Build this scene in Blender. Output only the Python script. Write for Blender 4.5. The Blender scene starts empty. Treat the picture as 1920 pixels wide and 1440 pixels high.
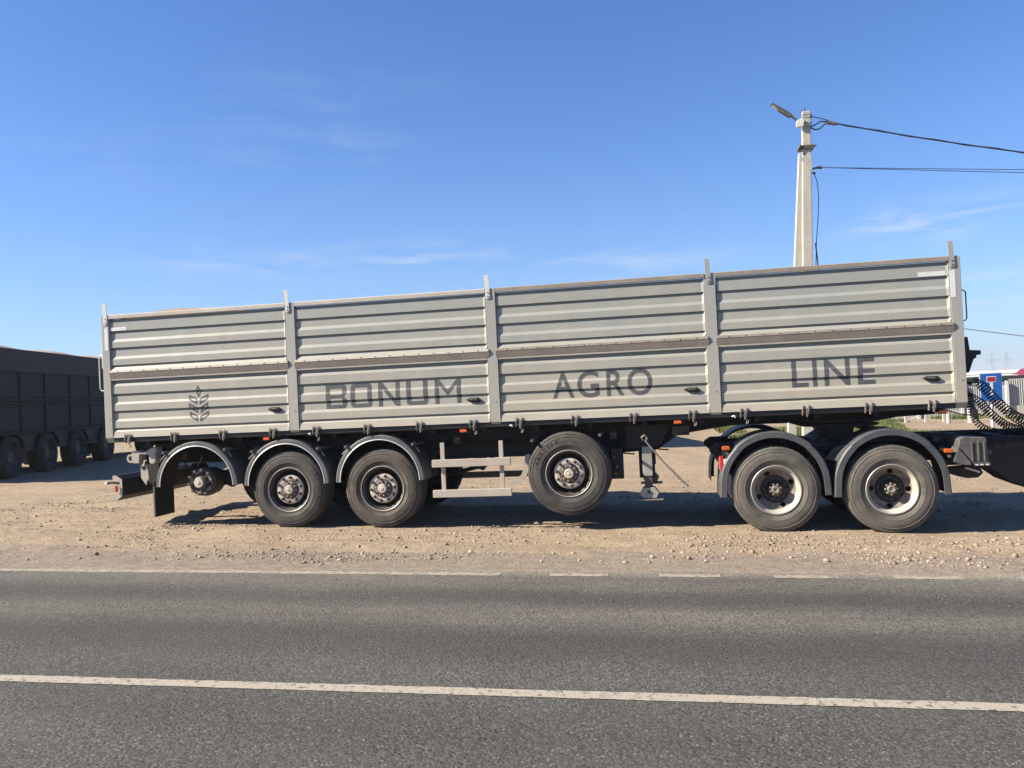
import bpy, bmesh, math, random
import numpy as np
from mathutils import Vector, Matrix

random.seed(4)
rng = np.random.default_rng(7)
scene = bpy.context.scene
COL = scene.collection
R = math.radians

# ------------------------------------------------------------------ camera
YAW, ROLL, PITCH = 0.175095, -0.0473658, 0.0139369
cd = bpy.data.cameras.new('camera')
cd.sensor_fit = 'HORIZONTAL'; cd.sensor_width = 36.0
cd.lens = 1553.5 / 1920 * 36.0
cd.clip_start = 0.05; cd.clip_end = 6000
cam = bpy.data.objects.new('camera', cd); COL.objects.link(cam)
fw = Vector((-math.sin(YAW)*math.cos(PITCH), math.cos(YAW)*math.cos(PITCH), math.sin(PITCH)))
r0 = Vector((math.cos(YAW), math.sin(YAW), 0)); u0 = r0.cross(fw)
rt = r0*math.cos(ROLL)+u0*math.sin(ROLL); up = -r0*math.sin(ROLL)+u0*math.cos(ROLL)
cam.matrix_world = Matrix(((rt.x, up.x, -fw.x, 0), (rt.y, up.y, -fw.y, 0), (rt.z, up.z, -fw.z, 1.76), (0, 0, 0, 1)))
scene.camera = cam

# ------------------------------------------------------------------ world, sun, exposure
SUN_FROM = Vector((-1.35, -0.46, 1.0)).normalized()
world = bpy.data.worlds.new('World'); scene.world = world; world.use_nodes = True
wt = world.node_tree; wn = wt.nodes; wl = wt.links
for n in list(wn): wn.remove(n)
wo = wn.new('ShaderNodeOutputWorld'); wb = wn.new('ShaderNodeBackground')
sky = wn.new('ShaderNodeTexSky'); sky.sky_type = 'NISHITA'; sky.sun_disc = False
sky.sun_elevation = math.asin(SUN_FROM.z); sky.sun_rotation = math.atan2(SUN_FROM.x, SUN_FROM.y)
sky.altitude = 0; sky.air_density = 1.0; sky.dust_density = 0.3; sky.ozone_density = 3.5
wb.inputs['Strength'].default_value = 0.05
# thin cirrus wisps: direction based noise inside a few soft patches of sky
tc = wn.new('ShaderNodeTexCoord')
mp = wn.new('ShaderNodeMapping'); mp.inputs['Scale'].default_value = (6, 6, 34)
wl.new(tc.outputs['Generated'], mp.inputs['Vector'])
nz = wn.new('ShaderNodeTexNoise'); nz.inputs['Scale'].default_value = 1.6; nz.inputs['Detail'].default_value = 7; nz.inputs['Distortion'].default_value = 0.6
wl.new(mp.outputs[0], nz.inputs['Vector'])
cr = wn.new('ShaderNodeMapRange'); cr.inputs['From Min'].default_value = 0.42; cr.inputs['From Max'].default_value = 0.78
wl.new(nz.outputs['Fac'], cr.inputs['Value'])
def vmath(op, a, b=None):
    n = wn.new('ShaderNodeVectorMath'); n.operation = op
    for i, v in enumerate((a, b)):
        if v is None: continue
        if isinstance(v, (tuple, list, Vector)): n.inputs[i].default_value = tuple(v)
        else: wl.new(v, n.inputs[i])
    return n
def fmath(op, a, b=None):
    n = wn.new('ShaderNodeMath'); n.operation = op
    for i, v in enumerate((a, b)):
        if v is None: continue
        if isinstance(v, (int, float)): n.inputs[i].default_value = v
        else: wl.new(v, n.inputs[i])
    return n.outputs[0]
patches = [((.297, .941, .163), 13, 55, 1.25), ((.345, .934, .088), 13, 60, 1.1), ((-.358, .919, .166), 5, 55, .62),
           ((-.344, .874, .344), 9, 26, 0.15), ((-.365, .886, .286), 14, 60, .22), ((-.033, .988, .151), 10, 80, 0.6), ((-.52, .80, .27), 5, 30, 0.12)]
mask = None
for c, ax, az, k in patches:
    d = vmath('SUBTRACT', tc.outputs['Generated'], Vector(c).normalized())
    s = vmath('MULTIPLY', d.outputs[0], (ax, ax, az))
    ln = vmath('LENGTH', s.outputs[0])
    g = fmath('EXPONENT', fmath('MULTIPLY', fmath('MULTIPLY', ln.outputs['Value'], ln.outputs['Value']), -1.0))
    g = fmath('MULTIPLY', g, k)
    mask = g if mask is None else fmath('ADD', mask, g)
cm = fmath('MULTIPLY', mask, cr.outputs[0])
# milky haze of a dusty steppe day, thickening to the horizon all the way round
sep = wn.new('ShaderNodeSeparateXYZ'); wl.new(tc.outputs['Generated'], sep.inputs[0])
hz = fmath('MULTIPLY', fmath('EXPONENT', fmath('MULTIPLY', fmath('ABSOLUTE', sep.outputs['Z']), -9.0)), 0.75)
hm = wn.new('ShaderNodeMixRGB'); hm.inputs[2].default_value = (4.3, 5.2, 6.3, 1)
tint = vmath('MULTIPLY', sky.outputs[0], (.66, .95, 1.36))
wl.new(hz, hm.inputs[0]); wl.new(tint.outputs[0], hm.inputs[1])
mx = wn.new('ShaderNodeMixRGB'); mx.inputs[2].default_value = (5.2, 5.9, 6.9, 1)
wl.new(cm, mx.inputs[0]); wl.new(hm.outputs[0], mx.inputs[1])
wl.new(mx.outputs[0], wb.inputs['Color']); wl.new(wb.outputs[0], wo.inputs['Surface'])

sd = bpy.data.lights.new('sun', 'SUN'); sd.energy = 5.0; sd.angle = R(0.5); sd.color = (1.0, 0.90, 0.75)
sun = bpy.data.objects.new('sun', sd); COL.objects.link(sun)
sun.rotation_euler = SUN_FROM.to_track_quat('Z', 'Y').to_euler()
scene.view_settings.view_transform = 'Standard'; scene.view_settings.look = 'None'
scene.view_settings.gamma = 1.0; scene.view_settings.use_curve_mapping = False
scene.view_settings.exposure = 1.43

# ------------------------------------------------------------------ ground heights
GA, GB = -16.0, 12.0
def sstep(a, b, t):
    t = np.clip((t-a)/(b-a), 0, 1); return t*t*(3-2*t)
def gz(x, y):
    xc = np.clip(x, GA, GB)
    t = sstep(8.4, 10.0, y)
    return (-.0175*xc)*(1-t)+(-.016-.0271*xc)*t
def vnoise(x, y, seed=0):
    xi = np.floor(x).astype(np.int64); yi = np.floor(y).astype(np.int64)
    xf = x-xi; yf = y-yi; u = xf*xf*(3-2*xf); v = yf*yf*(3-2*yf)
    def h(a, b):
        n = (a*374761393+b*668265263+seed*974634777) & 0xffffffff
        n = ((n ^ (n >> 13))*1274126177) & 0xffffffff
        return ((n ^ (n >> 16)) & 0xffff)/65535.0
    return (h(xi, yi)*(1-u)+h(xi+1, yi)*u)*(1-v)+(h(xi, yi+1)*(1-u)+h(xi+1, yi+1)*u)*v
def fbm(x, y, o=4, seed=0):
    s = 0; a = .5
    for i in range(o):
        s = s+a*vnoise(x*2**i, y*2**i, seed+i*17); a *= .5
    return s

# ------------------------------------------------------------------ materials
ALB = 0.68
def alb(c): return tuple(v*ALB for v in c)
def nodes(m): return m.node_tree.nodes, m.node_tree.links
def mat(name, base, dust=None, amt=.5, scale=3.0, rough=.6, metal=0.0, bump=.0, bscale=60, detail=6, coord='Object', stretch=(1, 1, 1), spec=.4, lo=.35, hi=.7, fine=.12, coat=0):
    base = alb(base); dust = alb(dust) if dust else base
    m = bpy.data.materials.new(name); m.use_nodes = True; n, l = nodes(m)
    p = n['Principled BSDF']; p.inputs['Roughness'].default_value = rough; p.inputs['Metallic'].default_value = metal
    p.inputs['Specular IOR Level'].default_value = spec
    if coat: p.inputs['Coat Weight'].default_value = coat
    g = n.new('ShaderNodeNewGeometry')
    mpn = n.new('ShaderNodeMapping'); mpn.inputs['Scale'].default_value = stretch
    l.new(g.outputs['Position'], mpn.inputs['Vector'])
    nzn = n.new('ShaderNodeTexNoise'); nzn.inputs['Scale'].default_value = scale; nzn.inputs['Detail'].default_value = detail; nzn.inputs['Roughness'].default_value = .62
    l.new(mpn.outputs[0], nzn.inputs['Vector'])
    mr = n.new('ShaderNodeMapRange'); mr.inputs['From Min'].default_value = lo; mr.inputs['From Max'].default_value = hi; mr.inputs['To Max'].default_value = amt
    l.new(nzn.outputs['Fac'], mr.inputs['Value'])
    mix = n.new('ShaderNodeMixRGB'); mix.inputs[1].default_value = (*base, 1); mix.inputs[2].default_value = (*(dust or base), 1)
    l.new(mr.outputs[0], mix.inputs[0])
    n2 = n.new('ShaderNodeTexNoise'); n2.inputs['Scale'].default_value = bscale; n2.inputs['Detail'].default_value = 4
    l.new(g.outputs['Position'], n2.inputs['Vector'])
    v = n.new('ShaderNodeMapRange'); v.inputs['To Min'].default_value = 1-fine; v.inputs['To Max'].default_value = 1+fine
    v.inputs['From Min'].default_value = .3; v.inputs['From Max'].default_value = .7
    l.new(n2.outputs['Fac'], v.inputs['Value'])
    mul = n.new('ShaderNodeMixRGB'); mul.blend_type = 'MULTIPLY'; mul.inputs[0].default_value = 1
    l.new(mix.outputs[0], mul.inputs[1]); l.new(v.outputs[0], mul.inputs[2])
    l.new(mul.outputs[0], p.inputs['Base Color'])
    if bump:
        b = n.new('ShaderNodeBump'); b.inputs['Strength'].default_value = bump; b.inputs['Distance'].default_value = .01
        l.new(n2.outputs['Fac'], b.inputs['Height']); l.new(b.outputs[0], p.inputs['Normal'])
    m['mul'] = 1
    return m

def body_paint(name, top, low, rough=.5):
    """dusty paint: greyer above, tan dust settling on the lower boards, faint vertical rain streaks"""
    top = alb(top); low = alb(low)
    m = bpy.data.materials.new(name); m.use_nodes = True; n, l = nodes(m)
    p = n['Principled BSDF']; p.inputs['Roughness'].default_value = rough; p.inputs['Specular IOR Level'].default_value = .4
    g = n.new('ShaderNodeNewGeometry'); sp = n.new('ShaderNodeSeparateXYZ'); l.new(g.outputs['Position'], sp.inputs[0])
    mr = n.new('ShaderNodeMapRange'); mr.inputs['From Min'].default_value = 1.2; mr.inputs['From Max'].default_value = 3.1
    l.new(sp.outputs['Z'], mr.inputs['Value'])
    nn = n.new('ShaderNodeTexNoise'); nn.inputs['Scale'].default_value = 1.3; nn.inputs['Detail'].default_value = 6; nn.inputs['Roughness'].default_value = .65
    l.new(g.outputs['Position'], nn.inputs['Vector'])
    ad = n.new('ShaderNodeMath'); ad.operation = 'MULTIPLY_ADD'; ad.inputs[1].default_value = 1.7; ad.inputs[2].default_value = -.85
    l.new(nn.outputs['Fac'], ad.inputs[0])
    a2 = n.new('ShaderNodeMath'); a2.operation = 'ADD'; a2.use_clamp = True; l.new(ad.outputs[0], a2.inputs[0]); l.new(mr.outputs[0], a2.inputs[1])
    mix = n.new('ShaderNodeMixRGB'); mix.inputs[1].default_value = (*low, 1); mix.inputs[2].default_value = (*top, 1); l.new(a2.outputs[0], mix.inputs[0])
    mp2 = n.new('ShaderNodeMapping'); mp2.inputs['Scale'].default_value = (5, 5, .8); l.new(g.outputs['Position'], mp2.inputs['Vector'])
    st = n.new('ShaderNodeTexNoise'); st.inputs['Scale'].default_value = 1.0; st.inputs['Detail'].default_value = 5; l.new(mp2.outputs[0], st.inputs['Vector'])
    sr = n.new('ShaderNodeMapRange'); sr.inputs['From Min'].default_value = .3; sr.inputs['From Max'].default_value = .72; sr.inputs['To Min'].default_value = .955; sr.inputs['To Max'].default_value = 1.03
    l.new(st.outputs['Fac'], sr.inputs['Value'])
    fn = n.new('ShaderNodeTexNoise'); fn.inputs['Scale'].default_value = 45; fn.inputs['Detail'].default_value = 4; l.new(g.outputs['Position'], fn.inputs['Vector'])
    fr = n.new('ShaderNodeMapRange'); fr.inputs['From Min'].default_value = .3; fr.inputs['From Max'].default_value = .7; fr.inputs['To Min'].default_value = .95; fr.inputs['To Max'].default_value = 1.04
    l.new(fn.outputs['Fac'], fr.inputs['Value'])
    m1 = n.new('ShaderNodeMixRGB'); m1.blend_type = 'MULTIPLY'; m1.inputs[0].default_value = 1; l.new(mix.outputs[0], m1.inputs[1]); l.new(sr.outputs[0], m1.inputs[2])
    m2 = n.new('ShaderNodeMixRGB'); m2.blend_type = 'MULTIPLY'; m2.inputs[0].default_value = 1; l.new(m1.outputs[0], m2.inputs[1]); l.new(fr.outputs[0], m2.inputs[2])
    l.new(m2.outputs[0], p.inputs['Base Color'])
    b = n.new('ShaderNodeBump'); b.inputs['Strength'].default_value = .22; b.inputs['Distance'].default_value = .02
    bn = n.new('ShaderNodeTexNoise'); bn.inputs['Scale'].default_value = 2.2; bn.inputs['Detail'].default_value = 2; l.new(g.outputs['Position'], bn.inputs['Vector'])
    l.new(bn.outputs['Fac'], b.inputs['Height']); l.new(b.outputs[0], p.inputs['Normal'])
    return m

M = {}
M['body'] = body_paint('trailer_paint', (.405, .412, .372), (.50, .46, .365))
M['post'] = body_paint('post_paint', (.405, .412, .38), (.475, .445, .37))
M['brown'] = mat('dirty_rail_paint', (.36, .31, .25), (.27, .225, .18), .8, 2.5, .7, bscale=30)
M['cream'] = mat('dusty_cream_rail', (.62, .56, .47), (.50, .43, .35), .8, 3, .65)
M['letter'] = mat('grey_lettering', (.085, .092, .10), (.15, .15, .145), .7, 6, .6, fine=.2)
M['tape'] = mat('pale_reflective_tape', (.85, .86, .83), (.70, .70, .66), .5, 8, .4)
M['chassis'] = mat('black_chassis_paint', (.012, .012, .013), (.05, .042, .034), .35, 4, .6)
M['rave'] = mat('dark_side_rave', (.03, .03, .031), (.075, .068, .06), .6, 3, .55)
M['black'] = mat('black_rubber', (.012, .012, .012), (.03, .028, .025), .5, 6, .75)
M['plastic'] = mat('grey_plastic_fender', (.10, .105, .11), (.20, .19, .17), .7, 5, .5)
M['plastic2'] = mat('dark_grey_plastic_fender', (.07, .075, .085), (.14, .135, .125), .7, 5, .5)
M['plastic3'] = mat('dusty_step_box_plastic', (.075, .075, .075), (.17, .155, .135), .8, 8, .7)
M['lip'] = mat('bright_fender_edge', (.95, .92, .86), (.75, .70, .62), .5, 8, .4, metal=.2)
M['alu'] = mat('dusty_guard_rail', (.56, .50, .42), (.44, .37, .29), .7, 4, .55)
M['legpaint'] = mat('dusty_grey_leg_paint', (.44, .42, .38), (.33, .29, .24), .8, 6, .6)
M['steel'] = mat('dusty_steel', (.34, .30, .25), (.20, .17, .14), .8, 9, .6, metal=.15)
M['hub'] = mat('dusty_hub', (.70, .61, .51), (.46, .385, .31), .8, 14, .7, bump=.2)
M['darkhub'] = mat('oily_bare_hub', (.10, .09, .08), (.03, .027, .025), .8, 18, .5, bump=.3)
M['nut'] = mat('rusty_nut', (.10, .08, .065), (.11, .085, .065), .7, 30, .6)
M['rimdark'] = mat('dusty_dark_rim', (.04, .036, .032), (.14, .12, .10), .55, 7, .55)
M['rimwhite'] = mat('dusty_white_rim', (.62, .57, .49), (.34, .285, .225), .8, 7, .6)
M['rimlip'] = mat('pale_rim_edge', (.55, .52, .48), (.35, .31, .27), .6, 9, .45, metal=.3)
M['orange'] = mat('orange_marker_lens', (.75, .13, .01), (.5, .1, .02), .4, 20, .25, spec=.8)
M['red'] = mat('red_lens', (.55, .03, .03), (.4, .03, .03), .4, 20, .25, spec=.8)
M['white'] = mat('white_paint', (.78, .77, .73), (.62, .58, .50), .5, 4, .5)
M['fence'] = mat('pale_corrugated_fence', (.50, .50, .48), (.40, .39, .365), .6, 2, .5)
M['concrete'] = mat('pale_concrete', (.56, .53, .46), (.42, .39, .33), .7, 3, .85, bump=.3, bscale=25)
M['whiteconcrete'] = mat('whitewashed_concrete', (.55, .53, .47), (.42, .39, .33), .6, 3, .85, bump=.2, bscale=25)
M['wire'] = mat('black_cable', (.015, .016, .02), (.03, .03, .035), .5, 6, .6)
M['blue'] = mat('blue_sign_face', (.01, .12, .46), (.01, .10, .38), .5, 6, .35)
M['signred'] = mat('red_sign_bar', (.38, .02, .05), (.3, .02, .04), .5, 6, .35)
M['vred'] = mat('red_vehicle_paint', (.30, .008, .012), (.22, .008, .012), .5, 2, .3, coat=.4)
M['vdred'] = mat('dark_red_vehicle_paint', (.22, .03, .03), (.2, .05, .04), .5, 2, .45)
M['vwhite'] = mat('white_vehicle_paint', (.74, .74, .72), (.6, .58, .54), .4, 2, .35, coat=.3)
M['glass'] = mat('dark_vehicle_glass', (.02, .025, .03), (.03, .03, .035), .5, 2, .1, spec=.9)
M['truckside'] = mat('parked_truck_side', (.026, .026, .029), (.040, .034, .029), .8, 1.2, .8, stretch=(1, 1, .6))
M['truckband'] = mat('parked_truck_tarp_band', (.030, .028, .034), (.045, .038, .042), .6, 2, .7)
M['tarp'] = mat('tan_tarpaulin', (.46, .36, .26), (.36, .27, .19), .6, 2, .8, bump=.3, bscale=5)
M['grain'] = mat('tan_load_cover', (.56, .46, .34), (.45, .36, .25), .6, 5, .85, bump=.3, bscale=12)
M['pylon'] = mat('galvanised_pylon', (.30, .31, .32), (.24, .25, .26), .5, .5, .6)
M['roof'] = mat('pale_roof', (.72, .70, .66), (.6, .57, .52), .5, .2, .6)

def tyre_mat(name, a, b, amt):
    m = mat(name, a, b, amt, 5.0, .82, bump=.25, bscale=90, lo=.3, hi=.62, fine=.15)
    return m
M['shadedisc'] = mat('shaded_grimy_wheel_disc', (.36, .32, .27), (.14, .115, .09), .95, 8, .7, lo=.3, hi=.6)  # grimy disc, its colour darkened further to deepen the shade in the dish
M['tyre'] = tyre_mat('dusty_tyre_rubber', (.042, .040, .037), (.105, .095, .080), .9)
M['tyre2'] = tyre_mat('brown_dusty_tyre', (.045, .042, .037), (.14, .118, .092), .9)
M['tyre3'] = tyre_mat('pale_dusty_tyre', (.085, .08, .07), (.19, .168, .135), .9)
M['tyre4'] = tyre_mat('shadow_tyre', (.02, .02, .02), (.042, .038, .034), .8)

def ground_mat():
    m = bpy.data.materials.new('sandy_lot_soil'); m.use_nodes = True; n, l = nodes(m)
    p = n['Principled BSDF']; p.inputs['Roughness'].default_value = .95; p.inputs['Specular IOR Level'].default_value = .15
    g = n.new('ShaderNodeNewGeometry'); sp = n.new('ShaderNodeSeparateXYZ'); l.new(g.outputs['Position'], sp.inputs[0])
    def noise(s, d=6, st=(1, 1, 1), r=.6):
        mm = n.new('ShaderNodeMapping'); mm.inputs['Scale'].default_value = st; l.new(g.outputs['Position'], mm.inputs['Vector'])
        t = n.new('ShaderNodeTexNoise'); t.inputs['Scale'].default_value = s; t.inputs['Detail'].default_value = d; t.inputs['Roughness'].default_value = r
        l.new(mm.outputs[0], t.inputs['Vector']); return t.outputs['Fac']
    def rng_(v, a, b, c=0, d=1):
        t = n.new('ShaderNodeMapRange'); t.inputs['From Min'].default_value = a; t.inputs['From Max'].default_value = b
        t.inputs['To Min'].default_value = c; t.inputs['To Max'].default_value = d; l.new(v, t.inputs['Value']); return t.outputs[0]
    def mix(f, a, b, bt='MIX'):
        t = n.new('ShaderNodeMixRGB'); t.blend_type = bt
        for i, v in ((0, f), (1, a), (2, b)):
            if isinstance(v, float): t.inputs[i].default_value = v
            elif isinstance(v, tuple): t.inputs[i].default_value = (*v, 1)
            else: l.new(v, t.inputs[i])
        return t.outputs[0]
    def add(a, b, k=1.0):
        t = n.new('ShaderNodeMath'); t.operation = 'MULTIPLY_ADD'; l.new(b, t.inputs[0]); t.inputs[1].default_value = k; l.new(a, t.inputs[2]); return t.outputs[0]
    sand = mix(rng_(noise(.8, 7, (1, 1.8, 1)), .35, .68), SAND_A, SAND_B)
    sand = mix(rng_(noise(5, 6, (1, 2.0, 1)), .42, .7, 0, .6), sand, SAND_C)
    sand = mix(rng_(noise(1.0, 6, (.35, 4.5, 1)), .45, .68, 0, .45), sand, (.20, .15, .11))
    # greyer crushed verge next to the asphalt
    yy = add(sp.outputs['Y'], noise(1.1, 5), 1.6)
    grey = mix(rng_(noise(7, 5), .35, .65), VERGE_A, VERGE_B)
    c = mix(rng_(yy, 9.55, 10.35), grey, sand)
    # speckle of grit
    vo = n.new('ShaderNodeTexVoronoi'); vo.inputs['Scale'].default_value = 42; l.new(g.outputs['Position'], vo.inputs['Vector'])
    hs = n.new('ShaderNodeSeparateXYZ'); l.new(vo.outputs['Color'], hs.inputs[0])
    c = mix(1.0, c, rng_(hs.outputs['X'], 0, 1, .80, 1.14), 'MULTIPLY')
    c = mix(1.0, c, rng_(noise(120, 3), .3, .7, .86, 1.1), 'MULTIPLY')
    # sparse dark chips
    v2 = n.new('ShaderNodeTexVoronoi'); v2.inputs['Scale'].default_value = 20; v2.inputs['Randomness'].default_value = 1; l.new(g.outputs['Position'], v2.inputs['Vector'])
    chip = rng_(v2.outputs['Distance'], .12, .2, 1, 0)
    h2 = n.new('ShaderNodeSeparateXYZ'); l.new(v2.outputs['Color'], h2.inputs[0])
    sel = rng_(h2.outputs['Y'], .86, .9)
    mm = n.new('ShaderNodeMath'); mm.operation = 'MULTIPLY'; l.new(chip, mm.inputs[0]); l.new(sel, mm.inputs[1])
    c = mix(mm.outputs[0], c, (.11, .085, .065))
    l.new(c, p.inputs['Base Color'])
    bsum = add(noise(42, 8, (1, 1, 1), .75), noise(9, 8, (1, 1.3, 1), .72), 1.6)
    bsum = add(bsum, vo.outputs['Distance'], -.4)
    b = n.new('ShaderNodeBump'); b.inputs['Strength'].default_value = .42; b.inputs['Distance'].default_value = .03
    l.new(bsum, b.inputs['Height']); l.new(b.outputs[0], p.inputs['Normal'])
    return m
SAND_A, SAND_B, SAND_C = (.288, .224, .150), (.236, .181, .121), (.335, .275, .200)
VERGE_A, VERGE_B = (.235, .195, .152), (.175, .147, .118)
M['soil'] = ground_mat()

def asphalt_mat():
    m = bpy.data.materials.new('worn_asphalt'); m.use_nodes = True; n, l = nodes(m)
    p = n['Principled BSDF']; p.inputs['Roughness'].default_value = .88; p.inputs['Specular IOR Level'].default_value = .25
    g = n.new('ShaderNodeNewGeometry'); sp = n.new('ShaderNodeSeparateXYZ'); l.new(g.outputs['Position'], sp.inputs[0])
    def noise(s, d=6, st=(1, 1, 1)):
        mm = n.new('ShaderNodeMapping'); mm.inputs['Scale'].default_value = st; l.new(g.outputs['Position'], mm.inputs['Vector'])
        t = n.new('ShaderNodeTexNoise'); t.inputs['Scale'].default_value = s; t.inputs['Detail'].default_value = d
        l.new(mm.outputs[0], t.inputs['Vector']); return t.outputs['Fac']
    def rng_(v, a, b, c=0, d=1):
        t = n.new('ShaderNodeMapRange'); t.inputs['From Min'].default_value = a; t.inputs['From Max'].default_value = b
        t.inputs['To Min'].default_value = c; t.inputs['To Max'].default_value = d; l.new(v, t.inputs['Value']); return t.outputs[0]
    def mix(f, a, b, bt='MIX'):
        t = n.new('ShaderNodeMixRGB'); t.blend_type = bt
        for i, v in ((0, f), (1, a), (2, b)):
            if isinstance(v, float): t.inputs[i].default_value = v
            elif isinstance(v, tuple): t.inputs[i].default_value = (*v, 1)
            else: l.new(v, t.inputs[i])
        return t.outputs[0]
    def ma(op, a, b):
        t = n.new('ShaderNodeMath'); t.operation = op
        for i, v in enumerate((a, b)):
            if isinstance(v, (int, float)): t.inputs[i].default_value = v
            else: l.new(v, t.inputs[i])
        return t.outputs[0]
    yw = ma('ADD', sp.outputs['Y'], ma('MULTIPLY', noise(.5, 4, (1, 1, 1)), .35))
    # dust swept to the outer edge (Y>7.5) and a strip between the wheel tracks
    base = mix(rng_(noise(.7, 6, (.25, 1.6, 1)), .3, .7), ASPH_A, ASPH_B)
    dust = mix(rng_(noise(2.5, 6, (.4, 2, 1)), .3, .7), (.150, .134, .110), (.118, .106, .090))
    edge = rng_(yw, 7.35, 7.72, 0, .55)
    edge2 = rng_(yw, 7.95, 8.2, 0, 1)
    e3 = ma('MULTIPLY', ma('MULTIPLY', rng_(yw, 6.05, 6.5), rng_(yw, 6.75, 7.15, 1, 0)), .5)
    f = ma('MAXIMUM', edge, e3)
    f = ma('MULTIPLY', f, rng_(noise(3.5, 6, (.3, 1.5, 1)), .25, .6, .65, 1.15))
    c = mix(f, base, dust)
    c = mix(edge2, c, mix(rng_(noise(5, 5), .35, .65), (.225, .192, .152), (.18, .158, .13)))
    # aggregate stones in the binder
    vo = n.new('ShaderNodeTexVoronoi'); vo.inputs['Scale'].default_value = 58; l.new(g.outputs['Position'], vo.inputs['Vector'])
    h = n.new('ShaderNodeSeparateXYZ'); l.new(vo.outputs['Color'], h.inputs[0])
    st = rng_(h.outputs['X'], .0, 1.0, .66, 1.28)
    c = mix(1.0, c, st, 'MULTIPLY')
    pale = ma('MULTIPLY', rng_(h.outputs['Y'], .85, .89), rng_(vo.outputs['Distance'], .25, .45, 1, 0))
    pale = ma('MULTIPLY', pale, rng_(noise(1.3, 5), .40, .60, .12, .85))
    c = mix(pale, c, (.22, .212, .19))
    v3 = n.new('ShaderNodeTexVoronoi'); v3.inputs['Scale'].default_value = 34; l.new(g.outputs['Position'], v3.inputs['Vector'])
    h3 = n.new('ShaderNodeSeparateXYZ'); l.new(v3.outputs['Color'], h3.inputs[0])
    hole = ma('MULTIPLY', rng_(h3.outputs['Z'], .78, .84), rng_(v3.outputs['Distance'], .2, .4, 1, 0))
    c = mix(ma('MULTIPLY', hole, .6), c, (.035, .033, .03))
    v4 = n.new('ShaderNodeTexVoronoi'); v4.inputs['Scale'].default_value = 40; l.new(g.outputs['Position'], v4.inputs['Vector'])
    h4 = n.new('ShaderNodeSeparateXYZ'); l.new(v4.outputs['Color'], h4.inputs[0])
    p4 = ma('MULTIPLY', rng_(h4.outputs['X'], .87, .90), rng_(v4.outputs['Distance'], .2, .38, 1, 0))
    p4 = ma('MULTIPLY', p4, rng_(noise(.9, 5), .36, .6, .15, .8))
    c = mix(p4, c, (.20, .192, .172))
    c = mix(1.0, c, rng_(noise(.45, 6, (.5, 1.6, 1)), .3, .7, .84, 1.14), 'MULTIPLY')
    trk = ma('MULTIPLY', rng_(sp.outputs['Y'], 5.15, 5.6), rng_(sp.outputs['Y'], 5.9, 6.25, 1, 0))
    trk2 = ma('MULTIPLY', rng_(yw, 6.75, 7.05), rng_(yw, 7.2, 7.5, 1, 0))
    trk = ma('MAXIMUM', trk, ma('MULTIPLY', trk2, .8))
    c = mix(ma('MULTIPLY', trk, .42), c, (.040, .038, .036))
    l.new(c, p.inputs['Base Color'])
    bs = ma('SUBTRACT', ma('MULTIPLY', h.outputs['X'], 1.0), ma('MULTIPLY', vo.outputs['Distance'], 1.2))
    bs = ma('SUBTRACT', bs, ma('MULTIPLY', hole, 1.5))
    bs = ma('ADD', bs, noise(160, 3))
    b = n.new('ShaderNodeBump'); b.inputs['Strength'].default_value = .55; b.inputs['Distance'].default_value = .006
    l.new(bs, b.inputs['Height']); l.new(b.outputs[0], p.inputs['Normal'])
    return m
ASPH_A, ASPH_B = (.073, .0705, .063), (.053, .0515, .047)
M['asphalt'] = asphalt_mat()
M['line'] = mat('worn_white_road_paint', (.43, .385, .31), (.13, .118, .10), 1.0, 26, .8, lo=.54, hi=.66, bump=.4, bscale=110, fine=.2)
M['line2'] = mat('dusty_road_paint', (.40, .355, .29), (.22, .192, .158), 1.0, 14, .85, lo=.42, hi=.64, bump=.3, bscale=110, fine=.2)
def var_mat(name, cols, rough=.9):
    m = bpy.data.materials.new(name); m.use_nodes = True; n, l = nodes(m); p = n['Principled BSDF']
    p.inputs['Roughness'].default_value = rough; p.inputs['Specular IOR Level'].default_value = .2
    a = n.new('ShaderNodeAttribute'); a.attribute_name = 'tone'
    cr_ = n.new('ShaderNodeValToRGB'); l.new(a.outputs['Fac'], cr_.inputs[0])
    el = cr_.color_ramp.elements
    while len(el) < len(cols): el.new(.5)
    for i, c in enumerate(cols): el[i].position = i/(len(cols)-1); el[i].color = (*c, 1)
    l.new(cr_.outputs[0], p.inputs['Base Color']); return m
M['stone'] = var_mat('crushed_stone', [(.07, .055, .045), (.19, .145, .105), (.26, .205, .15), (.36, .305, .24)])
M['grass'] = var_mat('dry_green_grass', [(.045, .07, .02), (.08, .11, .03), (.15, .15, .06), (.24, .20, .11)])

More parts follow.
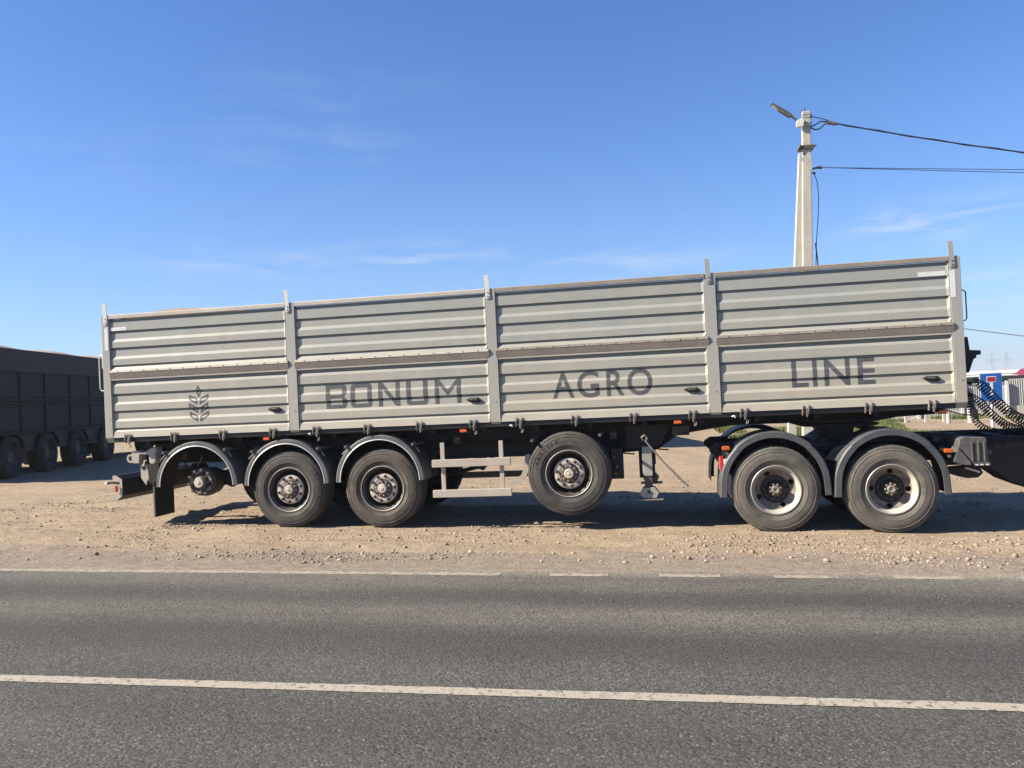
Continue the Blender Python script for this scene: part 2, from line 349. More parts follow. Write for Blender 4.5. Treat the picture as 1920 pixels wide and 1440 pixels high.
# ------------------------------------------------------------------ mesh helpers
WORLD = {}
class MB:
    def __init__(s): s.v = []; s.f = []
    def add(s, vs, fs):
        o = len(s.v); s.v += [tuple(v) for v in vs]; s.f += [tuple(i+o for i in f) for f in fs]; return s
    def box(s, x0, x1, y0, y1, z0, z1):
        return s.add([(x0, y0, z0), (x1, y0, z0), (x1, y1, z0), (x0, y1, z0), (x0, y0, z1), (x1, y0, z1), (x1, y1, z1), (x0, y1, z1)],
                     [(3, 2, 1, 0), (4, 5, 6, 7), (0, 1, 5, 4), (1, 2, 6, 5), (2, 3, 7, 6), (3, 0, 4, 7)])
    def prism_y(s, pts, y0, y1):
        n = len(pts)
        a = sum(pts[i][0]*pts[(i+1) % n][1]-pts[(i+1) % n][0]*pts[i][1] for i in range(n))
        if a < 0: pts = pts[::-1]
        vs = [(x, y0, z) for x, z in pts]+[(x, y1, z) for x, z in pts]
        return s.add(vs, [tuple(range(n)), tuple(range(2*n-1, n-1, -1))]+[(i, i+n, (i+1) % n+n, (i+1) % n) for i in range(n)])
    def prism_x(s, pts, x0, x1):
        n = len(pts)
        a = sum(pts[i][0]*pts[(i+1) % n][1]-pts[(i+1) % n][0]*pts[i][1] for i in range(n))
        if a > 0: pts = pts[::-1]
        vs = [(x0, y, z) for y, z in pts]+[(x1, y, z) for y, z in pts]
        return s.add(vs, [tuple(range(n)), tuple(range(2*n-1, n-1, -1))]+[(i, i+n, (i+1) % n+n, (i+1) % n) for i in range(n)])
    def tube(s, path, r, k=8, cap=True):
        path = [Vector(p) for p in path]; n = len(path); o = len(s.v)
        t0 = (path[1]-path[0]).normalized()
        ref = Vector((0, 0, 1)) if abs(t0.z) < .9 else Vector((1, 0, 0))
        u = t0.cross(ref).normalized()
        vs = []
        for i in range(n):
            t = (path[min(i+1, n-1)]-path[max(i-1, 0)]).normalized()
            u = (u-t*u.dot(t)).normalized(); w = t.cross(u)
            rr = r[i] if isinstance(r, (list, tuple)) else r
            for j in range(k):
                a = 2*math.pi*j/k; vs.append(path[i]+u*(math.cos(a)*rr)+w*(math.sin(a)*rr))
        fs = [(i*k+j, i*k+(j+1) % k, (i+1)*k+(j+1) % k, (i+1)*k+j) for i in range(n-1) for j in range(k)]
        if cap: fs += [tuple(range(k-1, -1, -1)), tuple((n-1)*k+j for j in range(k))]
        return s.add(vs, fs)
    def lathe_y(s, c, prof, k=48, a0=0, a1=2*math.pi, skip=None):
        """prof = (radius, depth along +Y) revolved round the Y axis through c"""
        full = abs(a1-a0-2*math.pi) < 1e-6; m = k if full else k+1; n = len(prof)
        vs = []
        for i in range(m):
            a = a0+(a1-a0)*i/k
            for r, y in prof: vs.append((c[0]+r*math.cos(a), c[1]+y, c[2]+r*math.sin(a)))
        fs = []
        for i in range(k):
            i2 = (i+1) % m
            for j in range(n-1):
                if skip and skip((prof[j][0]+prof[j+1][0])/2, a0+(a1-a0)*(i+.5)/k): continue
                fs.append((i*n+j, i2*n+j, i2*n+j+1, i*n+j+1))
        return s.add(vs, fs)
    def cyl_y(s, c, r, y0, y1, k=16):
        return s.lathe_y((c[0], 0, c[2]), [(.0001, y0), (r, y0), (r, y1), (.0001, y1)], k)

def make(name, mb, material, parent=None, smooth=False, bevel=0, kind=None, label=None, ang=35):
    vs = np.array(mb.v, float)
    c = (vs.min(0)+vs.max(0))/2
    me = bpy.data.meshes.new(name); me.from_pydata((vs-c).tolist(), [], mb.f); me.materials.append(material)
    if bevel or smooth:
        bm = bmesh.new(); bm.from_mesh(me)
        if smooth: bmesh.ops.remove_doubles(bm, verts=bm.verts, dist=1e-5)
        if bevel:
            es = [e for e in bm.edges if len(e.link_faces) == 2 and e.calc_face_angle(0) > .6]
            bmesh.ops.bevel(bm, geom=es, offset=bevel, segments=1, affect='EDGES', clamp_overlap=True)
        bmesh.ops.recalc_face_normals(bm, faces=bm.faces)
        bm.to_mesh(me); bm.free()
        if smooth:
            me.shade_smooth()
            try: me.set_sharp_from_angle(angle=R(ang))
            except Exception: pass
    o = bpy.data.objects.new(name, me); COL.objects.link(o)
    w = Vector(c)
    WORLD[o] = w
    if parent is not None:
        o.parent = parent; o.location = w-WORLD[parent]
    else: o.location = w
    if kind: o['kind'] = kind
    if label: o['label'] = label
    return o
def root(name, label, cat, loc, group=None):
    o = bpy.data.objects.new(name, None); COL.objects.link(o); o.location = loc; WORLD[o] = Vector(loc)
    o.empty_display_size = .2
    o['label'] = label; o['category'] = cat
    if group: o['group'] = group
    return o
def tag(o, label, cat, group=None):
    o['label'] = label; o['category'] = cat
    if group: o['group'] = group
    return o
def clone(src, parent, offset):
    """copy one part and its sub-parts, shifted by offset relative to the source"""
    c = src.copy(); COL.objects.link(c); c.parent = parent
    WORLD[c] = WORLD[src]+Vector(offset); c.location = WORLD[c]-(WORLD[parent] if parent else Vector((0, 0, 0)))
    for ch in src.children:
        g = ch.copy(); COL.objects.link(g); g.parent = c; WORLD[g] = WORLD[ch]+Vector(offset)
    return c

# ------------------------------------------------------------------ setting: ground, road
def grid_obj(name, xs, ys, zf, material, kind='structure'):
    X, Y = np.meshgrid(xs, ys); Z = zf(X, Y)
    V = np.stack([X, Y, Z], -1).reshape(-1, 3); nx = len(xs); ny = len(ys)
    i = np.arange(nx-1)[None, :]+np.arange(ny-1)[:, None]*nx; i = i.reshape(-1)
    F = np.stack([i, i+1, i+1+nx, i+nx], -1)
    me = bpy.data.meshes.new(name); me.vertices.add(len(V)); me.vertices.foreach_set('co', V.ravel())
    me.loops.add(F.size); me.polygons.add(len(F)); me.loops.foreach_set('vertex_index', F.ravel().astype(np.int32))
    me.polygons.foreach_set('loop_start', np.arange(0, F.size, 4, dtype=np.int32))
    me.update(calc_edges=True); me.materials.append(material); me.shade_smooth()
    o = bpy.data.objects.new(name, me); COL.objects.link(o); o['kind'] = kind
    return o
def soil_z(X, Y):
    z = gz(X, Y)
    amp = sstep(8.15, 9.2, Y)*(1-sstep(40, 80, Y))
    n = (fbm(X*1.3+3, Y*2.2, 4, 3)-.47)*.07+(fbm(X*6, Y*9, 3, 9)-.44)*.022+(fbm(X*20, Y*24, 2, 5)-.37)*.009
    # soil is pressed flat under the tyres
    press = np.zeros_like(X)
    for wx in (-4.965, -3.639, 1.343, 2.671):
        press = np.maximum(press, np.exp(-((X-wx)/.45)**2-((Y-10.7)/.5)**2))
    n = n+(fbm(X*.35+7, Y*4.5, 3, 31)-.44)*.05-.022*np.exp(-((Y-9.25-.12*np.sin(X*.5))/.16)**2)
    n = n*(1-press*.9)
    # low ridge of loose stone thrown up in front of the wheels
    rid = .05*np.exp(-((Y-9.75)/.38)**2)*sstep(-.9, .6, X)*(1-sstep(3.0, 5.0, X))
    far = np.where(Y > 60, -.3*sstep(60, 200, Y), 0)
    return z+amp*n+rid*0.6+far
xs = np.unique(np.concatenate([np.linspace(-3000, -60, 12), np.linspace(-60, -18, 30), np.arange(-18, -10, .16), np.arange(-10, 6, .04), np.arange(6, 22, .2), np.linspace(22, 60, 24), np.linspace(60, 3000, 12)]))
ys = np.unique(np.concatenate([np.linspace(-3000, -20, 8), np.linspace(-20, 8.0, 6), np.arange(8.0, 12.5, .035), np.arange(12.5, 30, .15), np.linspace(30, 60, 60), np.linspace(60, 200, 20), np.linspace(200, 3500, 14)]))
grid_obj('ground', xs, ys, lambda X, Y: np.where(Y < 8.15, gz(X, Y)-.12*(1-sstep(7.9, 8.16, Y)), soil_z(X, Y)), M['soil'])
rx = np.unique(np.concatenate([np.linspace(-400, -16, 10), np.linspace(-16, 12, 60), np.linspace(12, 400, 10)]))
def ragged(X): return 8.22+.10*(fbm(X*1.1, X*0+2.3, 4, 4)-.45)*2
ry = np.linspace(-3.2, 8.3, 24)
rxx = np.unique(np.concatenate([np.linspace(-400, -16, 10), np.arange(-16, 12, .08), np.linspace(12, 400, 10)]))
Xr, Tr = np.meshgrid(rxx, np.linspace(0, 1, 24))
TROW = np.concatenate([np.linspace(0, .985, 23), [1.0]])
Xr, Tr = np.meshgrid(rxx, TROW)
road = grid_obj('road', rxx, TROW, lambda X, T: X*0, M['asphalt'])
Yr = -3.2+(ragged(Xr)+3.2)*Tr
Zr = gz(Xr, Yr)+.006
Zr[-1] -= .03
road.data.vertices.foreach_set('co', np.stack([Xr, Yr, Zr], -1).ravel()); road.data.update()
def line_strip(name, x0, x1, y0, y1, material, step=.25, wob=.006):
    n = max(2, int((x1-x0)/step)); xs_ = np.linspace(x0, x1, n+1); mb = MB(); vs = []; fs = []
    for i, x in enumerate(xs_):
        for y in (y0+random.uniform(-wob, wob), y1+random.uniform(-wob, wob)):
            vs.append((x, y, float(gz(np.array(x), np.array(y)))+.0098))
    for i in range(n): fs.append((2*i, 2*i+2, 2*i+3, 2*i+1))
    mb.add(vs, fs); return make(name, mb, material)
def near_y(x): return 4.79+.013*x
mb = MB(); vs = []
xn = np.concatenate([np.linspace(-60, -7, 12), np.arange(-7, 5, .05), np.linspace(5, 60, 12)])
for x in xn:
    w = random.uniform(-.004, .004)
    yb = near_y(x)-.058+w; yt = near_y(x)+.058+random.uniform(-.005, .005)
    for y in (yb, yt): vs.append((x, y, float(gz(np.array(x), np.array(y)))+.0098))
mb.add(vs, [(2*i, 2*i+2, 2*i+3, 2*i+1) for i in range(len(xn)-1)])
o = make('centre_line', mb, M['line'], kind='structure')
o = line_strip('edge_line', -60, -1.6, 7.83, 7.965, M['line2']); o['kind'] = 'structure'
for i in range(14):
    x = -1.12+1.035*i
    o = line_strip('edge_dash', x, x+.56, 7.835, 7.965, M['line2'], .14); o['kind'] = 'structure'

# ------------------------------------------------------------------ gravel
def rocks(name, P, S, material, tones, kind='stuff'):
    t = (1+5**.5)/2
    iv = np.array([(-1, t, 0), (1, t, 0), (-1, -t, 0), (1, -t, 0), (0, -1, t), (0, 1, t), (0, -1, -t), (0, 1, -t), (t, 0, -1), (t, 0, 1), (-t, 0, -1), (-t, 0, 1)])/1.9
    fi = np.array([(0, 11, 5), (0, 5, 1), (0, 1, 7), (0, 7, 10), (0, 10, 11), (1, 5, 9), (5, 11, 4), (11, 10, 2), (10, 7, 6), (7, 1, 8), (3, 9, 4), (3, 4, 2), (3, 2, 6), (3, 6, 8), (3, 8, 9), (4, 9, 5), (2, 4, 11), (6, 2, 10), (8, 6, 7), (9, 8, 1)])
    n = len(P)
    V = iv[None]*(1+rng.uniform(-.3, .3, (n, 12, 1)))
    V = V*np.stack([rng.uniform(.7, 1.4, n), rng.uniform(.6, 1.1, n), rng.uniform(.4, .85, n)], -1)[:, None]
    a = rng.uniform(0, 6.28, n); ca, sa = np.cos(a)[:, None], np.sin(a)[:, None]
    V = np.stack([V[..., 0]*ca-V[..., 1]*sa, V[..., 0]*sa+V[..., 1]*ca, V[..., 2]], -1)
    V = V*S[:, None, None]+P[:, None]
    F = fi[None]+np.arange(n)[:, None, None]*12
    V = V.reshape(-1, 3); F = F.reshape(-1, 3)
    me = bpy.data.meshes.new(name); me.vertices.add(len(V)); me.vertices.foreach_set('co', V.ravel())
    me.loops.add(F.size); me.polygons.add(len(F)); me.loops.foreach_set('vertex_index', F.ravel().astype(np.int32))
    me.polygons.foreach_set('loop_start', np.arange(0, F.size, 3, dtype=np.int32)); me.update(calc_edges=True)
    at = me.attributes.new('tone', 'FLOAT', 'POINT'); at.data.foreach_set('value', np.repeat(tones, 12).astype(np.float32))
    me.materials.append(material); o = bpy.data.objects.new(name, me); COL.objects.link(o)
    if kind: o['kind'] = kind
    return o
N = 330000
X = rng.uniform(-11, 6.5, N); Y = 8.15+rng.power(1.0, N)*9
dens = .07+.8*np.clip((fbm(X*.9, Y*1.6, 4, 21)-.48)*4, 0, 1)**1.5
dens += .95*np.exp(-((Y-9.65)/.45)**2)*sstep(-.6, .6, X)*(1-sstep(2.2, 4.2, X))
dens += .55*np.exp(-((Y-8.75)/.28)**2)*sstep(-6.5, -5, X)*(1-sstep(-2.5, -1, X))
dens += .35*np.exp(-((Y-9.9)/.4)**2)*sstep(-6, -4, X)*(1-sstep(-2, -.5, X))
dens *= sstep(8.2, 8.6, Y)*.9+.06
dens *= 1-.6*sstep(11, 15, Y)
keep = rng.uniform(0, 1, N) < dens; X = X[keep]; Y = Y[keep]
S = .0042+.0042*rng.pareto(2.7, len(X)); S = np.clip(S, 0, .026)
Z = soil_z(X, Y)+S*.12
tn = np.clip(rng.normal(.62, .22, len(X)), 0, 1)
rocks('gravel', np.stack([X, Y, Z], -1), S, M['stone'], tn)
# small chips swept on to the asphalt
n2 = 900
X = rng.uniform(-8, 5, n2); Y = 8.15-rng.power(.45, n2)*0-rng.exponential(.5, n2); Y = np.clip(Y, 4.0, 8.15)
S = rng.uniform(.002, .006, n2)
rocks('loose_chippings', np.stack([X, Y, gz(X, Y)+.008+S*.2], -1), S, M['stone'], rng.uniform(.2, 1, n2))
spots = [(-2.16, 9.05, .042, 'pale angular stone on the verge straight below the step frame'),
         (1.55, 8.62, .040, 'pale stone on the verge below the gap between the two truck wheels'),
         (2.32, 8.72, .038, 'pale stone on the verge below the right truck wheel'),
         (-.15, 8.72, .036, 'tan stone on the verge straight below the landing leg'),
         (.22, 8.66, .034, 'small stone near the road edge just right of below the landing leg'),
         (-6.6, 8.75, .035, 'stone near the road edge below the rear bumper'),
         (-3.0, 9.3, .030, 'small stone on the sand below the right side of the second standing trailer wheel'),
         (3.4, 9.0, .045, 'largest pale stone on the verge near the right edge of the picture'),
         (2.9, 8.8, .030, 'small pale stone on the verge below the grey step box'),
         (-4.6, 9.15, .033, 'stone on the sand below the left side of the first standing trailer wheel'),
         (-7.4, 9.5, .032, 'stone on the sand left of the rear bumper, alone on smooth ground'),
         (.9, 9.2, .036, 'pale stone among the gravel below the left truck wheel'),
         (-1.0, 8.95, .030, 'small pale stone on the verge straight below the raised wheel'),
         (-5.2, 8.62, .036, 'stone beside the asphalt edge below the bare hub')]
for x, y, sz_, lb in spots:
    o = rocks('stone', np.array([[0, 0, 0.]]), np.array([sz_]), M['stone'], np.array([random.uniform(.5, 1)]), None)
    o.location = (x, y, float(soil_z(np.array([x]), np.array([y]))[0])+sz_*.3)
    tag(o, lb, 'stone', 'loose stones on the verge')

# ================================================================== TRAILER
F = 10.484
TR = root('grain_trailer', 'long dusty beige corrugated semi-trailer lettered BONUM AGRO LINE, on triple axle with one wheel missing', 'trailer', (-2.1, F+1.25, 0))
POSTS = [(-7.69, -7.575), (-4.92, -4.79), (-2.152, -2.025), (.612, .745), (3.425, 3.55)]
UP = [(3.100, .050), (3.054, .050), (3.050, .0135), (2.929, .0135), (2.926, .056), (2.898, .056), (2.894, .0275), (2.814, .0265), (2.774, .0135), (2.694, .0135), (2.691, .056), (2.662, .056), (2.658, .0275), (2.572, .0265), (2.532, .0135), (2.450, .0135), (2.447, .050), (2.424, .050), (2.420, .022), (2.376, .003)]  # deep slots under rail and ribs are added to darken the shade stripes
LO = [(2.256, .001), (2.236, .001), (2.233, .056), (2.192, .056), (2.187, .0235), (2.152, .0135), (2.046, .0135), (2.043, .056), (2.015, .056), (2.011, .0275), (1.929, .0265), (1.896, .0135), (1.806, .0135), (1.803, .056), (1.775, .056), (1.771, .0275), (1.692, .0265), (1.656, .0135), (1.565, .0135), (1.562, .052), (1.538, .052), (1.534, .020), (1.515, .0105), (1.430, -.003)]  # same added slots, cut deep so the shade under each rib reads darker
def depth(z):
    for prof in (UP, LO):
        if prof[-1][0] <= z <= prof[0][0]:
            for (a, da), (b, db) in zip(prof, prof[1:]):
                if b <= z <= a: return da+(db-da)*(a-z)/(a-b)
    return 0.0
def panel(prof, x0, x1):
    mb = MB(); cols = [(x0, None), (x0+.004, 1), (x1-.03, 1), (x1, None)]
    n = len(prof); vs = []
    for x, k in cols:
        for z, d in prof: vs.append((x, F+(d if k else min(d, .002)), z))
    fs = [(i*n+j+1, (i+1)*n+j+1, (i+1)*n+j, i*n+j) for i in range(3) for j in range(n-1)]
    o = len(vs)
    # returns that give the board its thickness
    zt, zb = prof[0][0], prof[-1][0]
    vs += [(x0, F+.066, zt), (x1, F+.066, zt), (x1, F+.066, zb), (x0, F+.066, zb)]
    fs += [(0, n, 2*n, 3*n, o+1, o), (n-1, o+3, o+2, 4*n-1, 3*n-1, 2*n-1), (o, o+1, o+2, o+3)]
    mb.add(vs, fs); return mb
PANELS = {}
for b in range(4):
    x0 = POSTS[b][1]+.007; x1 = POSTS[b+1][0]-.007
    PANELS[b, 1] = make('side_board', panel(UP, x0, x1), M['body'], TR)
    PANELS[b, 0] = make('side_board', panel(LO, x0, x1), M['body'], TR)
    # top rail and mid rail
    make('top_rail', MB().prism_x([(F-.0105, 3.104), (F-.0105, 3.150), (F-.002, 3.158), (F+.05, 3.158), (F+.05, 3.104)], x0, x1), M['cream'] if b < 2 else M['brown'], TR)
    m_ = make('middle_rail', MB().prism_x([(F-.0135, 2.372), (F-.020, 2.344), (F-.0005, 2.260), (F+.003, 2.258), (F+.003, 2.374), (F-.010, 2.375)], x0-.028 if b else x0-.012, x1+.024), M['brown'], TR)
    rv = MB().prism_x([(F-.0165, 2.374), (F-.0225, 2.345), (F-.0195, 2.344), (F-.0135, 2.372)], x0-.02 if b else x0-.008, x1+.018)
    make('rail_flange', rv, M['cream'] if b < 2 else M['brown'], m_)
    rp = None
    for k in range(13):
        xk = x0+.12+(x1-x0-.24)*k/12
        if rp is None: rp = make('rivet', MB().cyl_y((xk, 0, 2.36), .006, F-.026, F-.016, 6), M['nut'], m_)
        else: clone(rp, m_, (xk-x0-.12, 0, 0))
for i, (a, b) in enumerate(POSTS):
    w = F+.055
    pts = [(F+.052, 1.363), (F, 1.430), (F, 3.150), (F+.004, 3.156), (w+.02, 3.156), (w+.02, 1.363)]
    make('side_post', MB().prism_x(pts, a, b), M['post'], TR, bevel=.003)
    make('bolt', MB().cyl_y((a+.085, 0, 1.69), .007, F-.004, F+.002, 8), M['nut'], TR)
    xs_ = [-7.625, -4.893, -2.128, .658, 3.448][i]
    st = make('upright_bracket', MB().prism_y([(xs_-.031, 3.33), (xs_+.026, 3.33), (xs_+.040, 3.045), (xs_+.033, 3.028), (xs_-.013, 3.028), (xs_-.021, 3.045)], F-.012, F-.003), M['white'] if i < 3 else M['post'], TR)
    for zb in (3.055, 3.10):
        make('bolt', MB().cyl_y((xs_+.012, 0, zb), .0085, F-.019, F-.011, 8), M['nut'], st)
# body beyond the near side: floor, far side, end walls, load
W2 = F+2.50
make('cargo_floor', MB().box(-7.62, 3.5, F+.07, W2-.07, 1.432, 1.47), M['rave'], TR)
mb = MB()
for b in range(4):
    x0 = POSTS[b][1]; x1 = POSTS[b+1][0]
    mb.box(x0, x1, W2-.05, W2-.02, 1.43, 3.15)
    for k in range(7): mb.box(x0, x1, W2-.02, W2, 1.55+k*.23, 1.63+k*.23)
make('far_side', mb, M['body'], TR)
for a, b in POSTS: make('side_post', MB().box(a, b, W2-.07, W2+.005, 1.363, 3.156), M['post'], TR)
make('front_wall', MB().box(3.46, 3.535, F+.08, W2-.08, 1.40, 3.13), M['body'], TR)
rw = make('tailgate', MB().box(-7.66, -7.60, F+.08, W2-.08, 1.42, 3.12), M['body'], TR)
for y in (F+.5, F+1.25, F+2.0): make('tailgate_rib', MB().box(-7.70, -7.661, y-.04, y+.04, 1.42, 3.12), M['post'], rw)
# white rear ladder plate and grab handles
make('rear_plate', MB().box(-7.775, -7.735, F+.10, F+.13, 2.42, 2.86), M['white'], TR)
make('grab_handle', MB().tube([(-7.66, F+.03, 2.60), (-7.745, F+.03, 2.60), (-7.765, F+.03, 2.57), (-7.765, F+.03, 2.14), (-7.75, F+.03, 2.10), (-7.66, F+.03, 2.10)], .008, 6), M['white'], TR, smooth=True)
make('grab_handle', MB().tube([(3.53, F+.10, 2.755), (3.60, F+.10, 2.755), (3.622, F+.10, 2.73), (3.622, F+.10, 2.42), (3.605, F+.10, 2.395), (3.55, F+.10, 2.395)], .008, 6), M['plastic'], TR, smooth=True)
# grain heap cover showing above the rear bay
nx, ny = 60, 16; vs = []; fs = []
for i in range(nx+1):
    for j in range(ny+1):
        x = -7.55+10.9*i/nx; t = j/ny; y = F+.075+(2.35)*max(t-1/ny, 0)*ny/(ny-1)
        near = .060*math.exp(-((x+6.55)/.65)**2)-.12*(1-math.exp(-((x+6.55)/1.5)**2))
        h = 3.12+near+math.sin(math.pi*t)*(.06+.03*math.sin(x*1.7))
        if j in (0, ny): h = 2.95
        vs.append((x, y, h))
for i in range(nx):
    for j in range(ny):
        a = i*(ny+1)+j; fs.append((a, a+ny+1, a+ny+2, a+1))
o = make('load_cover', MB().add(vs, fs), M['grain'], None, smooth=True)
tag(o, 'tan cover bulging just above the rear end of the lettered trailer', 'load cover')

# lettering --------------------------------------------------------
BREAKS = sorted({z for z, d in UP+LO})
def conform(name, polys, parent, material, off=.0012):
    bm = bmesh.new()
    for poly in polys:
        vs = [bm.verts.new((x, 0, z)) for x, z in poly]
        try: bm.faces.new(vs)
        except Exception: pass
    for z in BREAKS:
        bmesh.ops.bisect_plane(bm, geom=bm.verts[:]+bm.edges[:]+bm.faces[:], dist=1e-5, plane_co=(0, 0, z), plane_no=(0, 0, 1))
    for v in bm.verts:
        v.co.y = F+depth(v.co.z)-off
    bmesh.ops.triangulate(bm, faces=bm.faces[:])
    mb = MB(); bm.verts.ensure_lookup_table()
    fs = []
    for f in bm.faces:
        idx = [v.index for v in f.verts]; 
        if f.normal.y > 0: idx = idx[::-1]
        fs.append(tuple(idx))
    mb.add([tuple(v.co) for v in bm.verts], fs); bm.free()
    return make(name, mb, material, parent)
def glyph(ch, x0, x1, z0, z1, parent):
    cu = bpy.data.curves.new('glyph', 'FONT'); cu.body = ch; cu.offset = .013
    ob = bpy.data.objects.new('glyph', cu); COL.objects.link(ob)
    dg = bpy.context.evaluated_depsgraph_get(); me = bpy.data.meshes.new_from_object(ob.evaluated_get(dg))
    co = np.array([v.co[:] for v in me.vertices]); mn = co.min(0); mx_ = co.max(0)
    sx = (x1-x0)/(mx_[0]-mn[0]); sz = (z1-z0)/(mx_[1]-mn[1])
    polys = [[(x0+(co[i][0]-mn[0])*sx, z0+(co[i][1]-mn[1])*sz) for i in f.vertices] for f in me.polygons]
    bpy.data.objects.remove(ob); bpy.data.curves.remove(cu); bpy.data.meshes.remove(me)
    return conform('letter', polys, parent, M['letter'])
zt, zb = 2.014, 1.697; th = .062
def rect(a, b, c, d): return [(a, c), (b, c), (b, d), (a, d)]
P1 = PANELS[1, 0]
def L(polys): return conform('letter', polys, P1, M['letter'])
x = -4.398; w = .292; zm = (zt+zb)/2; c = .03; hh = .024
L([rect(x, x+th, zb, zt), rect(x+th, x+w-th, zt-.052, zt), rect(x+th, x+w-th, zm-hh, zm+hh), rect(x+th, x+w-th, zb, zb+.052),
   [(x+w-th, zt), (x+w-th-.0, zt-.052), (x+w-th, zm+hh), (x+w-c, zm+.006), (x+w, zm+.034), (x+w, zt-c), (x+w-c, zt)],
   [(x+w-th, zm+hh), (x+w-th, zm-hh), (x+w-c, zm-.006), (x+w-c, zm+.006)],
   [(x+w-th, zm-hh), (x+w-th, zb), (x+w-c, zb), (x+w, zb+c), (x+w, zm-.034), (x+w-c, zm-.006)]])
x = -4.05; w = .298
L([[(x+c, zt), (x, zt-c), (x, zb+c), (x+c, zb), (x+th, zb), (x+th, zt)], rect(x+th, x+w-th, zt-.052, zt), rect(x+th, x+w-th, zb, zb+.052),
   [(x+w-th, zt), (x+w-th, zb), (x+w-c, zb), (x+w, zb+c), (x+w, zt-c), (x+w-c, zt)]])
x = -3.663; w = .298
L([rect(x, x+.058, zb, zt), rect(x+w-.058, x+w, zb, zt), [(x+.058, zt), (x+.058, zt-.085), (x+w-.058, zb), (x+w-.058, zb+.085)]])
x = -3.276; w = .292
L([[(x, zt), (x, zb+c), (x+c, zb), (x+th, zb), (x+th, zt)], rect(x+th, x+w-th, zb, zb+.052), [(x+w-th, zt), (x+w-th, zb), (x+w-c, zb), (x+w, zb+c), (x+w, zt)]])
x = -2.888; w = .352; mx0 = x+w/2
L([rect(x, x+.058, zb, zt), rect(x+w-.058, x+w, zb, zt), [(x+.058, zt), (x+.058, zt-.075), (mx0, zb+.10), (mx0, zb+.175)], [(x+w-.058, zt), (mx0, zb+.175), (mx0, zb+.10), (x+w-.058, zt-.075)]])
P2, P3 = PANELS[2, 0], PANELS[3, 0]
for ch, a, b in (('A', -1.338, -1.057), ('G', -1.018, -.742), ('R', -.648, -.425), ('O', -.386, -.078)): glyph(ch, a, b, 1.695 if ch in 'AR' else 1.688, 2.022 if ch in 'AR' else 2.028, P2)
for ch, a, b in (('L', 1.594, 1.785), ('I', 1.838, 1.888), ('N', 1.972, 2.265), ('E', 2.352, 2.552)): glyph(ch, a, b, 1.695, 2.018, P3)
# wheat ear emblem
ex = -6.256; P0 = PANELS[0, 0]
def ring(pts, t):
    """outlined polygon: quads between the outline and its inset copy"""
    n = len(pts); cx = sum(p[0] for p in pts)/n; cz = sum(p[1] for p in pts)/n
    ins = []
    for i in range(n):
        p0, p1, p2 = Vector(pts[i-1]), Vector(pts[i]), Vector(pts[(i+1) % n])
        d1 = (p1-p0).normalized(); d2 = (p2-p1).normalized()
        n1 = Vector((-d1.y, d1.x)); n2 = Vector((-d2.y, d2.x))
        if n1.dot(Vector((cx, cz))-p1) < 0: n1 = -n1
        if n2.dot(Vector((cx, cz))-p1) < 0: n2 = -n2
        bis = (n1+n2); bis = bis/bis.dot(n1); ins.append(tuple(p1+bis*t))
    return [[pts[i], pts[(i+1) % n], ins[(i+1) % n], ins[i]] for i in range(n)]
conform('emblem', ring([(ex, 2.112), (ex+.045, 2.028), (ex, 1.934), (ex-.045, 2.028)], .021), P0, M['letter'])
for (zo, zi) in ((1.986, 1.926), (1.872, 1.802), (1.757, 1.688)):
    for s in (-1, 1):
        X0 = ex+s*.016; X1 = ex+s*.145
        conform('emblem', ring([(X0, zi), (X1, zo), (X1, zo-.075), (X0, zi-.088)], .026), P0, M['letter'])
# reflective tape
def tape(x0, x1, z0, z1, par): conform('reflective_tape', [rect(x0, x1, z0, z1)], par, M['tape'], .002)
tape(-7.558, -7.31, 2.932, 2.982, PANELS[0, 1])
make('reflective_tape', MB().box(-7.645, -7.592, F-.002, F+.001, 2.66, 2.98), M['tape'], TR)
tape(3.08, 3.385, 2.935, 2.99, PANELS[3, 1])
make('reflective_tape', MB().box(3.428, 3.485, F-.002, F+.001, 2.67, 2.99), M['tape'], TR)
# handles
hp = None
for hx in (-5.13, -2.365, .405, 3.175):
    if hp is None:
        out = [(hx-.105, 1.735), (hx-.06, 1.703), (hx+.055, 1.688), (hx+.088, 1.700), (hx+.09, 1.728), (hx+.06, 1.755), (hx-.05, 1.757)]
        inn = [(hx-.055, 1.735), (hx-.03, 1.722), (hx+.03, 1.714), (hx+.052, 1.719), (hx+.052, 1.731), (hx+.035, 1.741), (hx-.03, 1.742)]
        mb = MB(); n = 7
        vs = [(x, F+.0005, z) for x, z in out]+[(x, F-.009, z) for x, z in inn]+[(x, F+.018, z) for x, z in out]+[(x, F+.012, z) for x, z in inn]
        fs = [(i, (i+1) % n, (i+1) % n+n, i+n) for i in range(n)]+[(i+2*n, (i+1) % n+2*n, (i+1) % n, i) for i in range(n)]+[(i+n, (i+1) % n+n, (i+1) % n+3*n, i+3*n) for i in range(n)]
        hp = make('board_handle', mb.add(vs, fs), M['black'], TR, bevel=0)
    else: clone(hp, TR, (hx+5.13, 0, 0))
